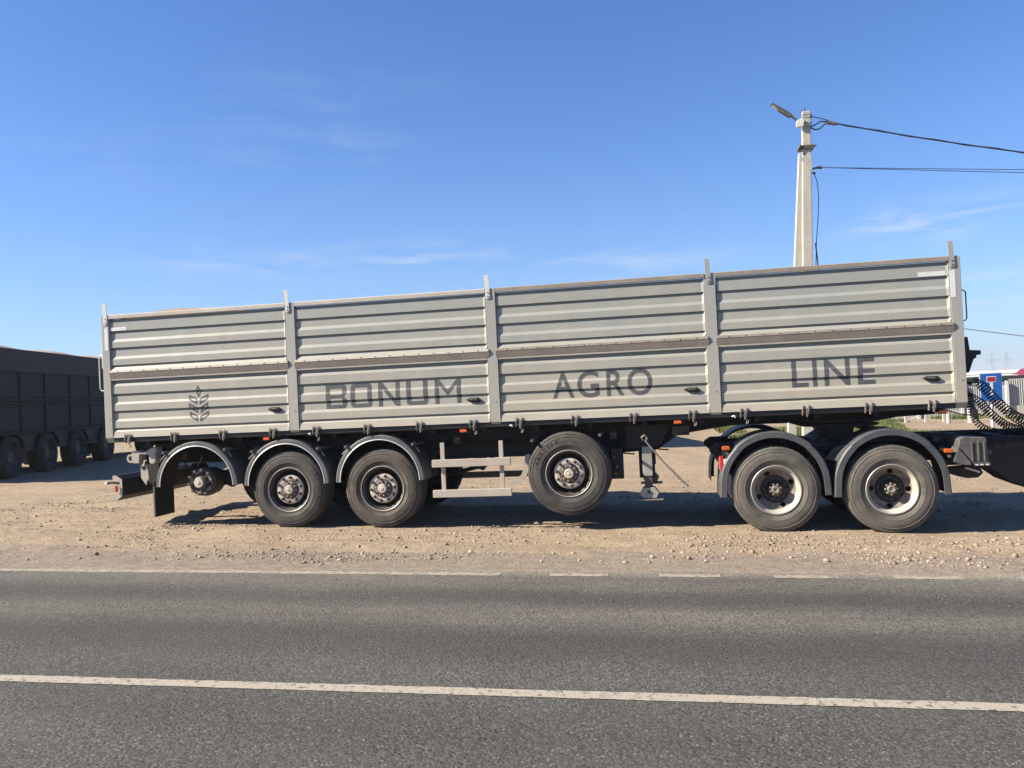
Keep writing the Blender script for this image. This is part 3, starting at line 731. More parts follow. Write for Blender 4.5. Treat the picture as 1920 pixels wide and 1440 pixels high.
# hinges along the bottom edge
hg = None
HX = [-7.343, -6.639, -5.910, -5.175, -4.553, -3.833, -3.114, -2.397, -1.788, -1.074, -.343, .383, 1.003, 1.728, 2.447, 3.153]
for k, hx in enumerate(HX):
    if hg is None:
        mb = MB()
        for s in (-1, 1):
            x = hx+s*.034
            mb.prism_x([(F-.004, 1.487), (F-.026, 1.472), (F-.03, 1.40), (F-.012, 1.352), (F+.02, 1.352), (F+.02, 1.42), (F-.004, 1.42)], x-.005, x+.005)
        hg = make('hinge', mb, M['steel'], TR)
        make('hinge_pin', MB().tube([(hx-.044, F-.012, 1.385), (hx+.044, F-.012, 1.385)], .008, 8), M['steel'], hg, smooth=True)
        make('locking_tongue', MB().box(hx+.006, hx+.022, F-.022, F-.010, 1.335, 1.43), M['steel'], hg)
    else: clone(hg, TR, (hx-HX[0], 0, 0))
for hx in (HX[0], HX[4], HX[7], HX[8], HX[11], HX[12], HX[15]):   # retaining chains
    pts = [(hx+.02+.03*t+.008*math.sin(9*t), F-.012, 1.35-.07*math.sin(math.pi*min(t, 1)*.9)) for t in np.linspace(0, 1, 9)]
    make('pin_chain', MB().tube(pts, .005, 5), M['steel'], TR)
for hx in (-4.66, -1.91, .865):
    make('post_lock', MB().tube([(hx, F, 1.375), (hx+.03, F-.02, 1.385), (hx+.035, F-.02, 1.36)], .009, 6), M['lip'], TR)

# side rave and chassis
make('side_rave', MB().prism_x([(F+.022, 1.427), (F+.018, 1.375), (F+.03, 1.362), (F+.09, 1.362), (F+.09, 1.427)], -7.57, 3.42), M['rave'], TR, bevel=.004)
make('side_rave', MB().prism_x([(W2-.022, 1.427), (W2-.018, 1.375), (W2-.03, 1.362), (W2-.09, 1.362), (W2-.09, 1.427)], -7.57, 3.42), M['rave'], TR)
def beam(y):
    mb = MB()
    web = [(-7.3, 1.36), (3.42, 1.36), (3.42, 1.305), (2.4, 1.265), (.9, 1.262), (.22, 1.17), (-.05, .985), (-.6, .955), (-4.4, .955), (-5.2, .99), (-7.3, 1.05)]
    mb.prism_y(web, y-.006, y+.006)
    low = web[2:]
    for (a, za), (b, zb_) in zip(low, low[1:]):
        mb.add([(a, y-.07, za), (b, y-.07, zb_), (b, y+.07, zb_), (a, y+.07, za), (a, y-.07, za-.016), (b, y-.07, zb_-.016), (b, y+.07, zb_-.016), (a, y+.07, za-.016)],
               [(0, 1, 2, 3), (7, 6, 5, 4), (4, 5, 1, 0), (5, 6, 2, 1), (6, 7, 3, 2), (7, 4, 0, 3)])
    return mb
make('chassis_beam', beam(F+.56), M['chassis'], TR)
make('chassis_beam', beam(F+1.94), M['chassis'], TR)
cm_ = None
for k in range(16):
    x = -7.1+k*.69
    if cm_ is None: cm_ = make('crossmember', MB().box(x-.03, x+.03, F+.10, W2-.10, 1.30, 1.415), M['chassis'], TR)
    else: clone(cm_, TR, (k*.69, 0, 0))
# lower equipment plates seen as dark mass behind the guard
make('air_tank', MB().lathe_y((-2.45, 0, 1.12), [(.0001, F+.75), (.11, F+.76), (.125, F+.80), (.125, F+1.7), (.11, F+1.74), (.0001, F+1.75)], 20), M['chassis'], TR, smooth=True)
make('equipment_box', MB().box(-1.55, -.30, F+.62, F+.95, .98, 1.32), M['chassis'], TR, bevel=.01)
make('number_plate_panel', MB().box(.14, .36, F+.50, F+.52, 1.14, 1.26), M['plastic2'], TR)
for x in (-2.40, -2.20, -2.03): make('frame_hole_boss', MB().cyl_y((x, 0, 1.31), .022, F+.10, F+.14, 10), M['black'], TR)

# axles, suspension, hubs
AX = [(-6.29, .762), (-4.985, .632), (-3.665, .610), (-1.18, .736)]
for k, (ax, az) in enumerate(AX):
    a = make('axle', MB().lathe_y((ax, 0, az), [(.0001, F+.20), (.062, F+.20), (.062, F+2.30), (.0001, F+2.30)], 16), M['chassis'], TR, smooth=True)
    for y in (F+.52, F+1.98):
        make('trailing_arm', MB().prism_y([(ax-.25, az+.12), (ax-.20, az+.02), (ax+.10, az-.09), (ax+.48, az+.02), (ax+.55, az+.18), (ax+.45, az+.24), (ax+.10, az+.12), (ax-.1, az+.17)], y-.05, y+.05), M['chassis'], a, bevel=.01)
        make('hanger_bracket', MB().prism_y([(ax+.36, az+.10), (ax+.60, az+.10), (ax+.64, 1.02), (ax+.32, 1.02)], y-.09, y+.09), M['chassis'], a)
        zt_ = 1.0
        make('air_bag', MB().tube([(ax-.30, y, az-.02), (ax-.30, y, az+.05), (ax-.30, y, zt_-.05), (ax-.30, y, zt_)], [.08, .13, .13, .09], 14), M['black'], a, smooth=True)
    make('brake_chamber', MB().lathe_y((ax+.24, 0, az-.02), [(.0001, F+.42), (.085, F+.43), (.09, F+.50), (.07, F+.58), (.0001, F+.60)], 14), M['black'], a, smooth=True)

def trailer_wheel(cx, cz, yf, tm, rad, par, near=1, rot=0.0, parts=True):
    """rim with tyre, hub cap and nuts as sub-parts; yf = outer face, near=1 faces the road"""
    s = near
    def pf(lst): return [(r, yf+s*y) for r, y in lst]
    k = 72
    rim = MB().lathe_y((cx, 0, cz), pf([(.300, .016), (.300, .008), (.291, .002), (.284, .004), (.279, .022), (.262, .036), (.256, .070), (.240, .10), (.236, .19)]), k)
    rim.lathe_y((cx, 0, cz), pf([(.238, .14), (.225, .125), (.205, .075), (.196, .052), (.190, .046), (.150, .043), (.128, .045), (.122, .052)]), k,
                skip=lambda r, a: .205 < r < .232 and abs(((a+rot) % (2*math.pi/10))-math.pi/10) < .075)
    rim.lathe_y((cx, 0, cz), pf([(.24, .165), (.15, .16), (.0001, .16)]), 24)
    w = make('wheel', rim, M['rimdark'], par, smooth=True)
    make('rim_edge', MB().lathe_y((cx, 0, cz), pf([(.300, .014), (.3005, .004), (.296, -.001), (.290, .001), (.286, .006), (.2845, .014)]), k), M['rimlip'], w, smooth=True)
    make('tyre', tyre_mesh(cx, cz, yf, rad, .37, s), tm, w, smooth=True, ang=25)
    if parts:
        make('disc_face', MB().lathe_y((cx, 0, cz), pf([(.197, .050), (.194, .040), (.188, .036), (.150, .035), (.1275, .037), (.125, .05)]), 60), M['hub'], w, smooth=True)
        make('hub_flange', MB().lathe_y((cx, 0, cz), pf([(.126, .046), (.118, .030), (.100, .022), (.078, .016), (.060, .016)]), 40), M['nut'], w, smooth=True)
        make('hub_cap', MB().lathe_y((cx, 0, cz), pf([(.062, .020), (.062, -.012), (.054, -.024), (.040, -.026), (.024, -.024), (.020, -.030), (.010, -.032), (.0001, -.032)]), 32), M['hub'], w, smooth=True)
        np_ = nb = None
        for j in range(10):
            a = rot+2*math.pi*j/10; r = .1625
            x, z = cx+r*math.cos(a), cz+r*math.sin(a)
            if np_ is None:
                np_ = make('wheel_nut', MB().lathe_y((x, 0, z), pf([(.021, .036), (.021, .030), (.016, .028), (.0155, .006), (.0125, .0), (.008, .0), (.0075, -.012), (.0001, -.012)]), 10), M['nut'], w)
                bx, bz = x, z
            else: clone(np_, w, (x-bx, 0, z-bz))
            r = .094; x, z = cx+r*math.cos(a+.3), cz+r*math.sin(a+.3)
            if nb is None:
                nb = make('flange_bolt', MB().lathe_y((x, 0, z), pf([(.009, .024), (.009, .008), (.0001, .008)]), 6), M['hub'], w); cx2, cz2 = x, z
            else: clone(nb, w, (x-cx2, 0, z-cz2))
    return w
def tyre_mesh(cx, cz, yf, rad, width, s=1, ntread=96):
    h = rad-.300; wv = width
    side = [(.296, .022), (.300, .010), (.306, .004), (.314, .003), (.318, .006), (.330, -.002), (.30+h*.28, -.012), (.30+h*.29, -.015), (.30+h*.31, -.015), (.30+h*.32, -.013), (.30+h*.5, -.014), (.30+h*.62, -.010), (.30+h*.70, -.004), (.30+h*.71, -.008), (.30+h*.735, -.008), (.30+h*.75, .000), (.30+h*.84, .009), (.30+h*.85, .005), (.30+h*.875, .006), (.30+h*.885, .014)]
    sh = [(.30+h*.93, .017), (.30+h*.965, .022), (rad-.002, .034)]
    tr = []
    ng = 5; y0 = .036; y1 = wv-.036
    for g in range(ng):
        a = y0+(y1-y0)*g/ng; b = y0+(y1-y0)*(g+1)/ng-.012
        tr += [(rad, a), (rad, b)]
        if g < ng-1: tr += [(rad-.013, b+.002), (rad-.013, b+.010)]
    back = [(r, wv-y) for r, y in (side+sh)[::-1]]
    prof = [(r, yf+s*y) for r, y in side+sh+tr+back]
    mb = MB(); mb.lathe_y((cx, 0, cz), prof, ntread)
    # shoulder tread lugs: notch every other shoulder vertex slightly
    n = len(prof); i0 = len(side)
    V = mb.v
    for i in range(ntread):
        if i % 2 == 0:
            for j in (i0+1, i0+2, i0+3):
                x, y, z = V[i*n+j]; d = Vector((x-cx, z-cz)).normalized()*.006
                V[i*n+j] = (x-d.x, y, z-d.y)
    # contact patch: flatten the very bottom
    zmin = cz-rad+.010
    mb.v = [(x, y, max(z, zmin)) if near_ground(cz, rad) else (x, y, z) for x, y, z in V]
    return mb
def sidewall_text(txt, cx, cz, yf, r0_, a_mid, size, wheel, material):
    mb = MB(); n = len(txt); step = size*.92/r0_
    for k, ch in enumerate(txt):
        cu = bpy.data.curves.new('glyph', 'FONT'); cu.body = ch; cu.extrude = .12; cu.offset = .02
        ob = bpy.data.objects.new('glyph', cu); COL.objects.link(ob)
        dg = bpy.context.evaluated_depsgraph_get(); me = bpy.data.meshes.new_from_object(ob.evaluated_get(dg))
        co = [v.co[:] for v in me.vertices]; w = max(c[0] for c in co)+min(c[0] for c in co)
        a = a_mid-(k-(n-1)/2)*step; ra = Vector((math.cos(a), math.sin(a))); ta = Vector((math.sin(a), -math.cos(a)))
        vs = []
        for x, y, z in co:
            q = ta*((x-w/2)*size)+ra*(r0_+y*size)
            vs.append((cx+q.x, yf-.0165-z*size*.25, cz+q.y))
        mb.add(vs, [tuple(p.vertices) for p in me.polygons])
        bpy.data.objects.remove(ob); bpy.data.curves.remove(cu); bpy.data.meshes.remove(me)
    make('sidewall_lettering', mb, material, wheel)
def near_ground(cz, rad): return cz-rad < .19
w_ = trailer_wheel(-4.985, .632, F+.022, M['tyre'], .520, TR, rot=.25); sidewall_text('BONTYRE', -4.985, .632, F+.022, .415, R(5), .062, w_, M['tyre'])
w_ = trailer_wheel(-3.665, .612, F+.022, M['tyre2'], .522, TR, rot=.1); sidewall_text('BONTYRE', -3.665, .612, F+.022, .415, R(-8), .062, w_, M['tyre2'])
w_ = trailer_wheel(-1.178, .735, F+.015, M['tyre'], .535, TR, rot=.45); sidewall_text('BONTYRE', -1.178, .735, F+.015, .42, R(135), .066, w_, M['tyre'])
for cx, cz in ((-6.29, .64), (-4.985, .632), (-3.665, .612), (-1.178, .735)):
    trailer_wheel(cx, cz, W2-.022, M['tyre4'], .520, TR, near=-1, parts=False)
# bare hub where a wheel is missing
hx, hz_ = -6.33, .760; hy = F+.13
hubm = make('bare_hub', MB().lathe_y((hx, 0, hz_), [(.185, hy+.03), (.185, hy), (.155, hy-.006), (.148, hy+.012), (.135, hy+.016), (.120, hy+.03), (.10, hy-.01), (.085, hy-.035), (.06, hy-.04)], 60), M['darkhub'], TR, smooth=True)
make('brake_drum', MB().lathe_y((hx, 0, hz_), [(.18, hy+.03), (.195, hy+.04), (.20, hy+.10), (.205, hy+.105), (.205, hy+.16), (.19, hy+.17), (.19, hy+.30), (.05, hy+.31)], 48), M['darkhub'], hubm, smooth=True)
make('hub_cap', MB().lathe_y((hx, 0, hz_), [(.070, hy-.03), (.070, hy-.075), (.064, hy-.083), (.026, hy-.083), (.022, hy-.090), (.010, hy-.092), (.0001, hy-.092)], 32), M['hub'], hubm, smooth=True)
s0 = None
for j in range(10):
    a = .15+2*math.pi*j/10; x = hx+.168*math.cos(a); z = hz_+.168*math.sin(a)
    if s0 is None:
        s0 = make('wheel_stud', MB().lathe_y((x, 0, z), [(.017, hy+.0), (.017, hy-.050), (.013, hy-.053), (.010, hy-.053), (.009, hy-.035), (.0001, hy-.035)], 12), M['steel'], hubm); sx, sz = x, z
    else: clone(s0, hubm, (x-sx, 0, z-sz))
for j in range(8):
    a = 2*math.pi*j/8; x = hx+.108*math.cos(a); z = hz_+.108*math.sin(a)
    make('hub_bolt', MB().cyl_y((x, 0, z), .009, hy-.02, hy+.02, 6), M['steel'], hubm)
for a in (.5, 1.9, 3.0, 4.4, 5.6):
    x = hx+.142*math.cos(a); z = hz_+.142*math.sin(a)
    t = Vector((-math.sin(a), math.cos(a)))*.045; q = Vector((math.cos(a), math.sin(a)))*.014
    make('hub_web', MB().prism_y([(x+t.x+q.x, z+t.y+q.y), (x-t.x+q.x, z-t.y+q.y), (x-t.x-q.x, z-t.y-q.y), (x+t.x-q.x, z+t.y-q.y)], hy-.012, hy+.01), M['steel'], hubm, bevel=.003)

# fenders
def fender(cx, cz, rad, y0, y1, m, par, a0=0.0, a1=math.pi, band=.062, leg=0.0, lip=True, k=40):
    mb = MB(); ri = rad-band
    prof = [(rad-.004, y1), (rad, y1), (rad, y0+.012), (rad-.012, y0), (ri+.004, y0-.002), (ri, y0+.002), (ri, y0+.006), (rad-.014, y0+.006), (rad-.006, y0+.016), (rad-.006, y1)]
    mb.lathe_y((cx, 0, cz), prof, k, a0, a1)
    f = make('fender', mb, m, par, smooth=True, ang=40)
    make('fender_liner', MB().lathe_y((cx, 0, cz), [(rad-.012, min(y0, y1)+.018), (rad-.012, max(y0, y1)-.004)], k, a0, a1), M['black'], f, smooth=True)
    if lip:
        pts = [(cx+(ri-.001)*math.cos(a), y0-.001, cz+(ri-.001)*math.sin(a)) for a in np.linspace(a0, a1, 40)]
        make('fender_edge', MB().tube(pts, .0065, 6), M['lip'], f, smooth=True)
    return f
f1 = fender(-6.333, .722, .612, F+.0, F+.46, M['plastic'], TR)
f2 = fender(-5.010, .705, .612, F+.0, F+.46, M['plastic'], TR)
f3 = fender(-3.690, .712, .612, F+.0, F+.46, M['plastic'], TR)
for cx in (-6.333, -5.01, -3.69): fender(cx, .71, .612, W2, W2-.46, M['plastic'], TR, lip=False)
for (x, z) in ((-6.804, 1.192), (-5.881, 1.207), (-5.483, 1.164), (-4.536, 1.174), (-4.136, 1.181), (-3.213, 1.183), (-1.627, 1.17), (-.76, 1.208)):
    make('fender_tube', MB().lathe_y((x, 0, z), [(.0001, F-.03), (.017, F-.028), (.021, F-.022), (.021, F+.55)], 12), M['plastic'], TR, smooth=True)
    if x > -1.7: continue
    s = 1 if abs(x+5.881) < .01 or abs(x+4.536) < .01 or abs(x+3.213) < .01 else -1
    make('fender_clamp', MB().tube([(x+.02, F+.03, z-.02), (x+.075*s, F+.04, z-.10)], .009, 6), M['plastic'], TR)
make('mudflap', MB().box(-6.985, -6.972, F+.005, F+.47, .305, .80), M['black'], TR)
make('mudflap_edge', MB().box(-6.990, -6.968, F+.0, F+.012, .31, .73), M['plastic'], TR)

# underrun guard (ladder)
g1 = make('guard_rail', MB().box(-2.968, -1.922, F-.002, F+.045, .868, .966), M['alu'], TR, bevel=.004)
g2 = make('guard_rail', MB().box(-2.970, -1.926, F-.002, F+.045, .474, .571), M['alu'], TR, bevel=.004)
make('guard_rail', MB().box(-3.6, -1.7, W2-.045, W2, .868, .966), M['alu'], TR)
make('guard_rail', MB().box(-3.6, -1.7, W2-.045, W2, .474, .571), M['alu'], TR)
for x in (-3.2, -2.1): make('guard_upright', MB().box(x-.028, x+.028, W2-.075, W2-.046, .50, 1.185), M['alu'], TR)
for x in (-2.832, -2.050):
    make('guard_upright', MB().box(x-.028, x+.028, F+.048, F+.075, .50, 1.185), M['alu'], TR, bevel=.003)
    make('guard_arm', MB().box(x-.025, x+.025, F+.076, F+.56, 1.13, 1.18), M['chassis'], TR)
make('bracket_curve', MB().add([(v[0], y, v[1]) for y in (F+.25, F+.31) for v in [(-1.70, .98), (-1.72, .82), (-1.76, .70), (-1.86, .60), (-1.98, .56), (-2.02, .615), (-1.90, .66), (-1.83, .72), (-1.79, .82), (-1.765, .98)]],
    [tuple(range(10)), tuple(range(19, 9, -1))]+[(i, i+10, (i+1) % 10+10, (i+1) % 10) for i in range(10)]), M['alu'], TR)

# landing gear
LY = F+.22
lg = make('landing_leg', MB().box(-.252, -.130, LY, LY+.13, .655, 1.03), M['legpaint'], TR, bevel=.005)
make('inner_leg', MB().box(-.238, -.138, LY+.012, LY+.118, .50, .66), M['nut'], lg, bevel=.004)
make('leg_foot', MB().prism_y([(-.30, .43), (-.262, .505), (-.115, .51), (-.062, .445), (-.095, .375), (-.26, .372)], LY-.02, LY+.15), M['legpaint'], lg, bevel=.004)
make('foot_bolt', MB().cyl_y((-.185, 0, .452), .022, LY-.032, LY-.018, 8), M['black'], lg)
make('foot_plate', MB().box(-.335, -.015, LY-.06, LY+.19, .352, .364), M['steel'], lg)
make('gearbox', MB().box(-.30, -.10, LY+.131, LY+.30, .62, 1.0), M['chassis'], lg, bevel=.01)
make('leg_mount', MB().prism_y([(-.45, 1.30), (.12, 1.30), (-.02, 1.03), (-.45, 1.0)], LY+.131, LY+.20), M['chassis'], lg)
lf = clone(lg, TR, (0, 1.85, 0))
make('crank_handle', MB().tube([(-.225, F+.0, 1.125), (-.245, F-.02, 1.165), (-.205, F-.03, 1.19), (-.175, F-.03, 1.15), (-.195, F-.03, 1.115), (-.10, F-.02, .99), (.02, F-.02, .83), (.10, F-.02, .745), (.30, F-.01, .530)],
     [.011, .011, .011, .011, .012, .0125, .0125, .015, .015], 8), M['steel'], TR, smooth=True)
make('side_bracket', MB().box(-.66, -.50, F+.30, F+.42, .62, 1.02), M['chassis'], TR, bevel=.01)
make('kingpin_plate', MB().prism_y([(1.62, 1.262), (1.95, 1.225), (2.62, 1.222), (2.9, 1.262)], F+.55, W2-.55), M['chassis'], TR)

# rear bump stop, plate, bumper
BY = F+.10
make('dock_bumper', MB().prism_y([(-7.345, 1.055), (-7.372, 1.08), (-7.372, 1.19), (-7.345, 1.225), (-7.30, 1.238), (-7.19, 1.205), (-7.14, 1.22), (-7.07, 1.262), (-6.99, 1.27), (-6.985, 1.235), (-7.005, 1.19), (-7.0, 1.08), (-7.03, 1.042), (-7.085, 1.042), (-7.10, 1.075), (-7.105, 1.17), (-7.235, 1.185), (-7.25, 1.165), (-7.26, 1.052)], BY, BY+.16), M['alu'], TR, bevel=.006)
make('dock_bumper_core', MB().box(-7.30, -7.02, BY+.161, BY+.30, 1.03, 1.26), M['chassis'], TR)
mb = MB().lathe_y((-7.405, 0, 1.125), [(.036, BY+.03), (.062, BY+.03), (.066, BY+.04), (.062, BY+.07), (.036, BY+.07), (.036, BY+.03)], 24)
make('towing_eye', mb, M['alu'], TR, smooth=True)
make('towing_eye_core', MB().cyl_y((-7.405, 0, 1.125), .034, BY+.045, BY+.06, 16), M['nut'], TR)
hp_ = make('bumper_hanger', MB().prism_y([(-7.262, 1.05), (-7.165, 1.03), (-7.140, .83), (-7.175, .80), (-7.185, .74), (-7.262, .845)], BY+.04, BY+.06), M['alu'], TR)
make('hanger_hole', MB().cyl_y((-7.215, 0, .98), .026, BY+.035, BY+.045, 14), M['black'], hp_)
make('hanger_hook', MB().tube([(-7.16, BY+.03, 1.09), (-7.185, BY+.02, 1.085), (-7.19, BY+.02, 1.05), (-7.21, BY+.02, 1.01)], .009, 6), M['lip'], TR)
BB = F+.16
sec = [(-7.715, .884), (-7.662, .884), (-7.578, .826), (-7.573, .632), (-7.676, .578), (-7.676, .53), (-7.665, .53), (-7.560, .590), (-7.560, .835), (-7.65, .90), (-7.715, .90)]
sec = [(-7.725, .888), (-7.725, .815), (-7.615, .815), (-7.615, .635), (-7.675, .585), (-7.675, .530), (-7.578, .600), (-7.578, .828), (-7.668, .888)]
bp = make('rear_bumper', MB().prism_y(sec, BB+.006, W2-.16), M['chassis'], TR)
make('bumper_end', MB().prism_y(sec, BB, BB+.005), M['alu'], bp)
make('rear_marker_arm', MB().tube([(-7.62, BB+.02, .775), (-7.73, BB+.0, .79), (-7.80, BB-.01, .785)], .016, 8), M['black'], TR)
make('rear_marker_light', MB().lathe_y((-7.81, 0, .783), [(.0001, BB-.035), (.024, BB-.03), (.024, BB+.02), (.0001, BB+.02)], 12), M['white'], TR, smooth=True)
make('rear_marker_light', MB().box(-7.675, -7.640, BB-.03, BB-.005, .655, .745), M['red'], TR, bevel=.004)
make('bumper_strut', MB().box(-7.56, -7.30, F+.62, F+.70, .70, 1.10), M['chassis'], TR)
make('bumper_strut', MB().box(-7.56, -7.30, F+1.85, F+1.93, .70, 1.10), M['chassis'], TR)
# bumper stickers: small yellow marks (illegible in the photograph)
for k in range(5):
    make('sticker_mark', MB().box(-7.572, -7.570, BB+.80+k*.055, BB+.835+k*.055, .70, .745), M['cream'], bp)
# air lines, valves and small fittings on the chassis
def line3(name, pts, rr, m, par): return make(name, MB().tube(pts, rr, 6), m, par, smooth=True)
for k, (dz, rr) in enumerate(((0, .011), (.035, .008), (.065, .008))):
    pts = [(x, F+.47, 1.10+dz+.018*math.sin(x*2.3+k)) for x in np.linspace(-6.9, .1, 46)]
    line3('air_line', pts, rr, M['black'], TR)
for (x, z) in ((-6.75, 1.12), (-5.62, 1.16), (-4.30, 1.14), (-2.72, 1.20), (-.62, 1.18), (-.18, 1.22)):
    v_ = make('valve', MB().box(x-.05, x+.05, F+.40, F+.50, z-.055, z+.055), M['nut'], TR, bevel=.012)
    line3('valve_hose', [(x, F+.42, z-.05), (x+.04, F+.38, z-.16), (x+.14, F+.40, z-.24), (x+.26, F+.50, z-.26)], .010, M['black'], v_)
    make('valve_fitting', MB().cyl_y((x+.02, 0, z+.01), .013, F+.385, F+.40, 8), M['steel'], v_)
for x in (-2.78, -2.15): make('tank_strap', MB().lathe_y((-2.45, 0, 1.12), [(.129, F+.75+(x+2.78)*1.2+.10), (.129, F+.75+(x+2.78)*1.2+.13)], 20), M['steel'], TR)
make('hanging_bracket', MB().prism_y([(-2.62, 1.0), (-2.45, 1.0), (-2.45, .78), (-2.50, .72), (-2.56, .74), (-2.60, .80)], F+1.0, F+1.03), M['chassis'], TR)
make('stabiliser_bar', MB().tube([(-3.10, F+.9, .66), (-2.75, F+.95, .74), (-2.45, F+.95, .80), (-2.30, F+.95, .96)], .03, 8), M['chassis'], TR)
make('bracket_plate', MB().prism_y([(-.86, 1.02), (-.68, 1.02), (-.68, .74), (-.76, .66), (-.84, .70)], F+.30, F+.34), M['chassis'], TR, bevel=.006)
for x, z in ((-.61, .90), (-.58, .78), (-.60, .69), (-.74, .64)): make('small_fitting', MB().cyl_y((x, 0, z), .014, F+.27, F+.31, 8), M['steel'], TR)
make('hook_chain', MB().tube([(-6.48, F+.30, .99), (-6.44, F+.30, 1.03), (-6.42, F+.30, 1.07), (-6.41, F+.30, 1.12)], .010, 5), M['steel'], TR)
# side marker lights
for x in (-5.28, -2.53, .21, 3.278):
    l_ = make('marker_light', MB().box(x-.045, x+.045, F+.012, F+.05, 1.312, 1.350), M['orange'], TR, bevel=.006)
    make('light_housing', MB().box(x-.062, x+.062, F+.051, F+.075, 1.303, 1.358), M['black'], l_)
    make('light_bracket', MB().box(x-.02, x+.02, F+.03, F+.09, 1.345, 1.40), M['chassis'], l_)
# front bulkhead equipment (dark post and shelf)
make('front_support', MB().prism_y([(3.60, 1.74), (3.822, 1.78), (3.882, 1.944), (3.915, 1.96), (3.915, 1.990), (3.968, 1.995), (3.970, 2.048), (3.842, 2.058), (3.826, 2.225), (3.60, 2.225)], F+.70, F+.86), M['chassis'], TR, bevel=.004)
make('coupling_panel', MB().box(3.55, 3.60, F+.6, F+1.6, 1.35, 1.80), M['chassis'], TR)
make('gladhand', MB().tube([(3.60, F+.7, 1.66), (3.70, F+.7, 1.655), (3.85, F+.72, 1.64)], .018, 8), M['black'], TR)
make('gladhand', MB().tube([(3.60, F+.78, 1.53), (3.68, F+.78, 1.52), (3.86, F+.78, 1.50)], .018, 8), M['black'], TR)
make('loose_cable', MB().tube([(3.60, F+.15, 1.43), (3.66, F+.12, 1.36), (3.68, F+.12, 1.29), (3.74, F+.12, 1.26), (3.80, F+.14, 1.32)], .008, 6), M['black'], TR)
make('plug_bracket', MB().box(3.60, 3.66, F+.02, F+.10, 1.26, 1.345), M['chassis'], TR)
make('underfront_cable', MB().tube([(3.35, F+.1, 1.34), (3.45, F+.06, 1.30), (3.58, F+.06, 1.275)], .008, 6), M['black'], TR)

# ================================================================== TRACTOR (chassis in view)
TT = root('truck_tractor', 'black truck chassis under the trailer nose with two large dual wheels and grey fenders', 'truck', (2.6, F+1.25, -.09))
make('frame_rail', MB().box(.78, 5.6, F+.50, F+.57, .72, .985), M['chassis'], TT, bevel=.004)
make('frame_rail', MB().box(.78, 5.6, F+1.93, F+2.0, .72, .985), M['chassis'], TT, bevel=.004)
for k in range(6): make('frame_crossmember', MB().box(.9+.85*k, 1.0+.85*k, F+.57, F+1.93, .78, .95), M['chassis'], TT)
make('tail_frame', MB().prism_y([(.62, .97), (.70, 1.02), (.95, 1.02), (.95, .60), (.82, .60), (.78, .72), (.66, .86), (.60, .92)], F+.45, F+.60), M['chassis'], TT)
make('tail_frame', MB().prism_y([(.62, .97), (.70, 1.02), (.95, 1.02), (.95, .60), (.82, .60), (.78, .72), (.66, .86), (.60, .92)], F+1.9, F+2.05), M['chassis'], TT)
make('tail_lamp_bar', MB().box(.74, .80, F+.15, F+2.35, .72, .95), M['chassis'], TT)
make('tail_lamp', MB().box(.70, .74, F+.10, F+.42, .70, .88), M['red'], TT, bevel=.005)
make('tail_lamp_end', MB().box(.745, .79, F+.06, F+.10, .68, .85), M['white'], TT, bevel=.005)
make('tail_bracket', MB().prism_y([(.76, .66), (.82, .66), (.85, .45), (.85, .36), (.80, .38), (.77, .45)], F+.06, F+.20), M['alu'], TT)
# fifth wheel
make('fifth_wheel', MB().prism_y([(1.72, 1.215), (2.75, 1.195), (2.70, 1.165), (2.42, 1.14), (2.42, 1.02), (2.56, .985), (1.96, .985), (2.12, 1.08), (2.08, 1.16), (1.80, 1.18)], F+.72, F+1.78), M['chassis'], TT, bevel=.006)
for x in (1.55, 1.70, 1.85, 2.0): make('frame_bolt_block', MB().box(x-.05, x+.05, F+.46, F+.60, .98, 1.01+.02*random.random()), M['chassis'], TT)
make('frame_bracket', MB().prism_y([(1.98, .80), (2.10, .93), (2.30, .99), (2.35, .94), (2.20, .88), (2.08, .76)], F+.30, F+.36), M['plastic3'], TT)
make('frame_clamp', MB().tube([(1.90, F+.30, .81), (1.90, F+.45, .81)], .022, 10), M['plastic'], TT)
for x in (2.9, 3.1): make('frame_fitting', MB().box(x, x+.15, F+.5, F+.62, .985, 1.05), M['chassis'], TT, bevel=.01)
make('frame_hump', MB().prism_y([(3.25, .985), (3.30, 1.05), (3.42, 1.06), (3.50, 1.04), (3.62, 1.03), (3.66, .985)], F+.55, F+.8), M['chassis'], TT)

for k in range(26):     # clamps, pipes and bolts bunched along the frame
    x = random.choice((random.uniform(.72, 1.0), random.uniform(1.6, 2.25), random.uniform(3.2, 3.9)))
    z = random.uniform(.72, 1.0); w_ = random.uniform(.02, .06)
    make('frame_fitting', MB().box(x-w_, x+w_, F+.40-random.random()*.06, F+.50, z-w_*.7, z+w_*.7), random.choice((M['chassis'], M['nut'], M['chassis'], M['plastic3'])), TT, bevel=.008)
for k in range(5):
    y = F+.44+.02*k
    pts = [(x, y, .93-.03*k+.02*math.sin(x*3+k*1.7)) for x in np.linspace(.8, 5.2, 36)]
    make('air_line', MB().tube(pts, .010, 5), M['black'], TT, smooth=True)
for x in (3.86, 4.0, 4.12):
    make('frame_bolt', MB().cyl_y((x, 0, .86), .016, F+.455, F+.50, 8), M['nut'], TT)
make('spring_hanger', MB().prism_y([(1.86, .74), (2.14, .74), (2.08, .42), (1.92, .42)], F+.42, F+.56), M['chassis'], TT, bevel=.01)
make('leaf_spring', MB().prism_y([(1.25, .60), (1.5, .66), (2.0, .70), (2.5, .64), (2.75, .58), (2.75, .53), (2.5, .57), (2.0, .60), (1.5, .59), (1.25, .55)], F+.46, F+.55), M['chassis'], TT)
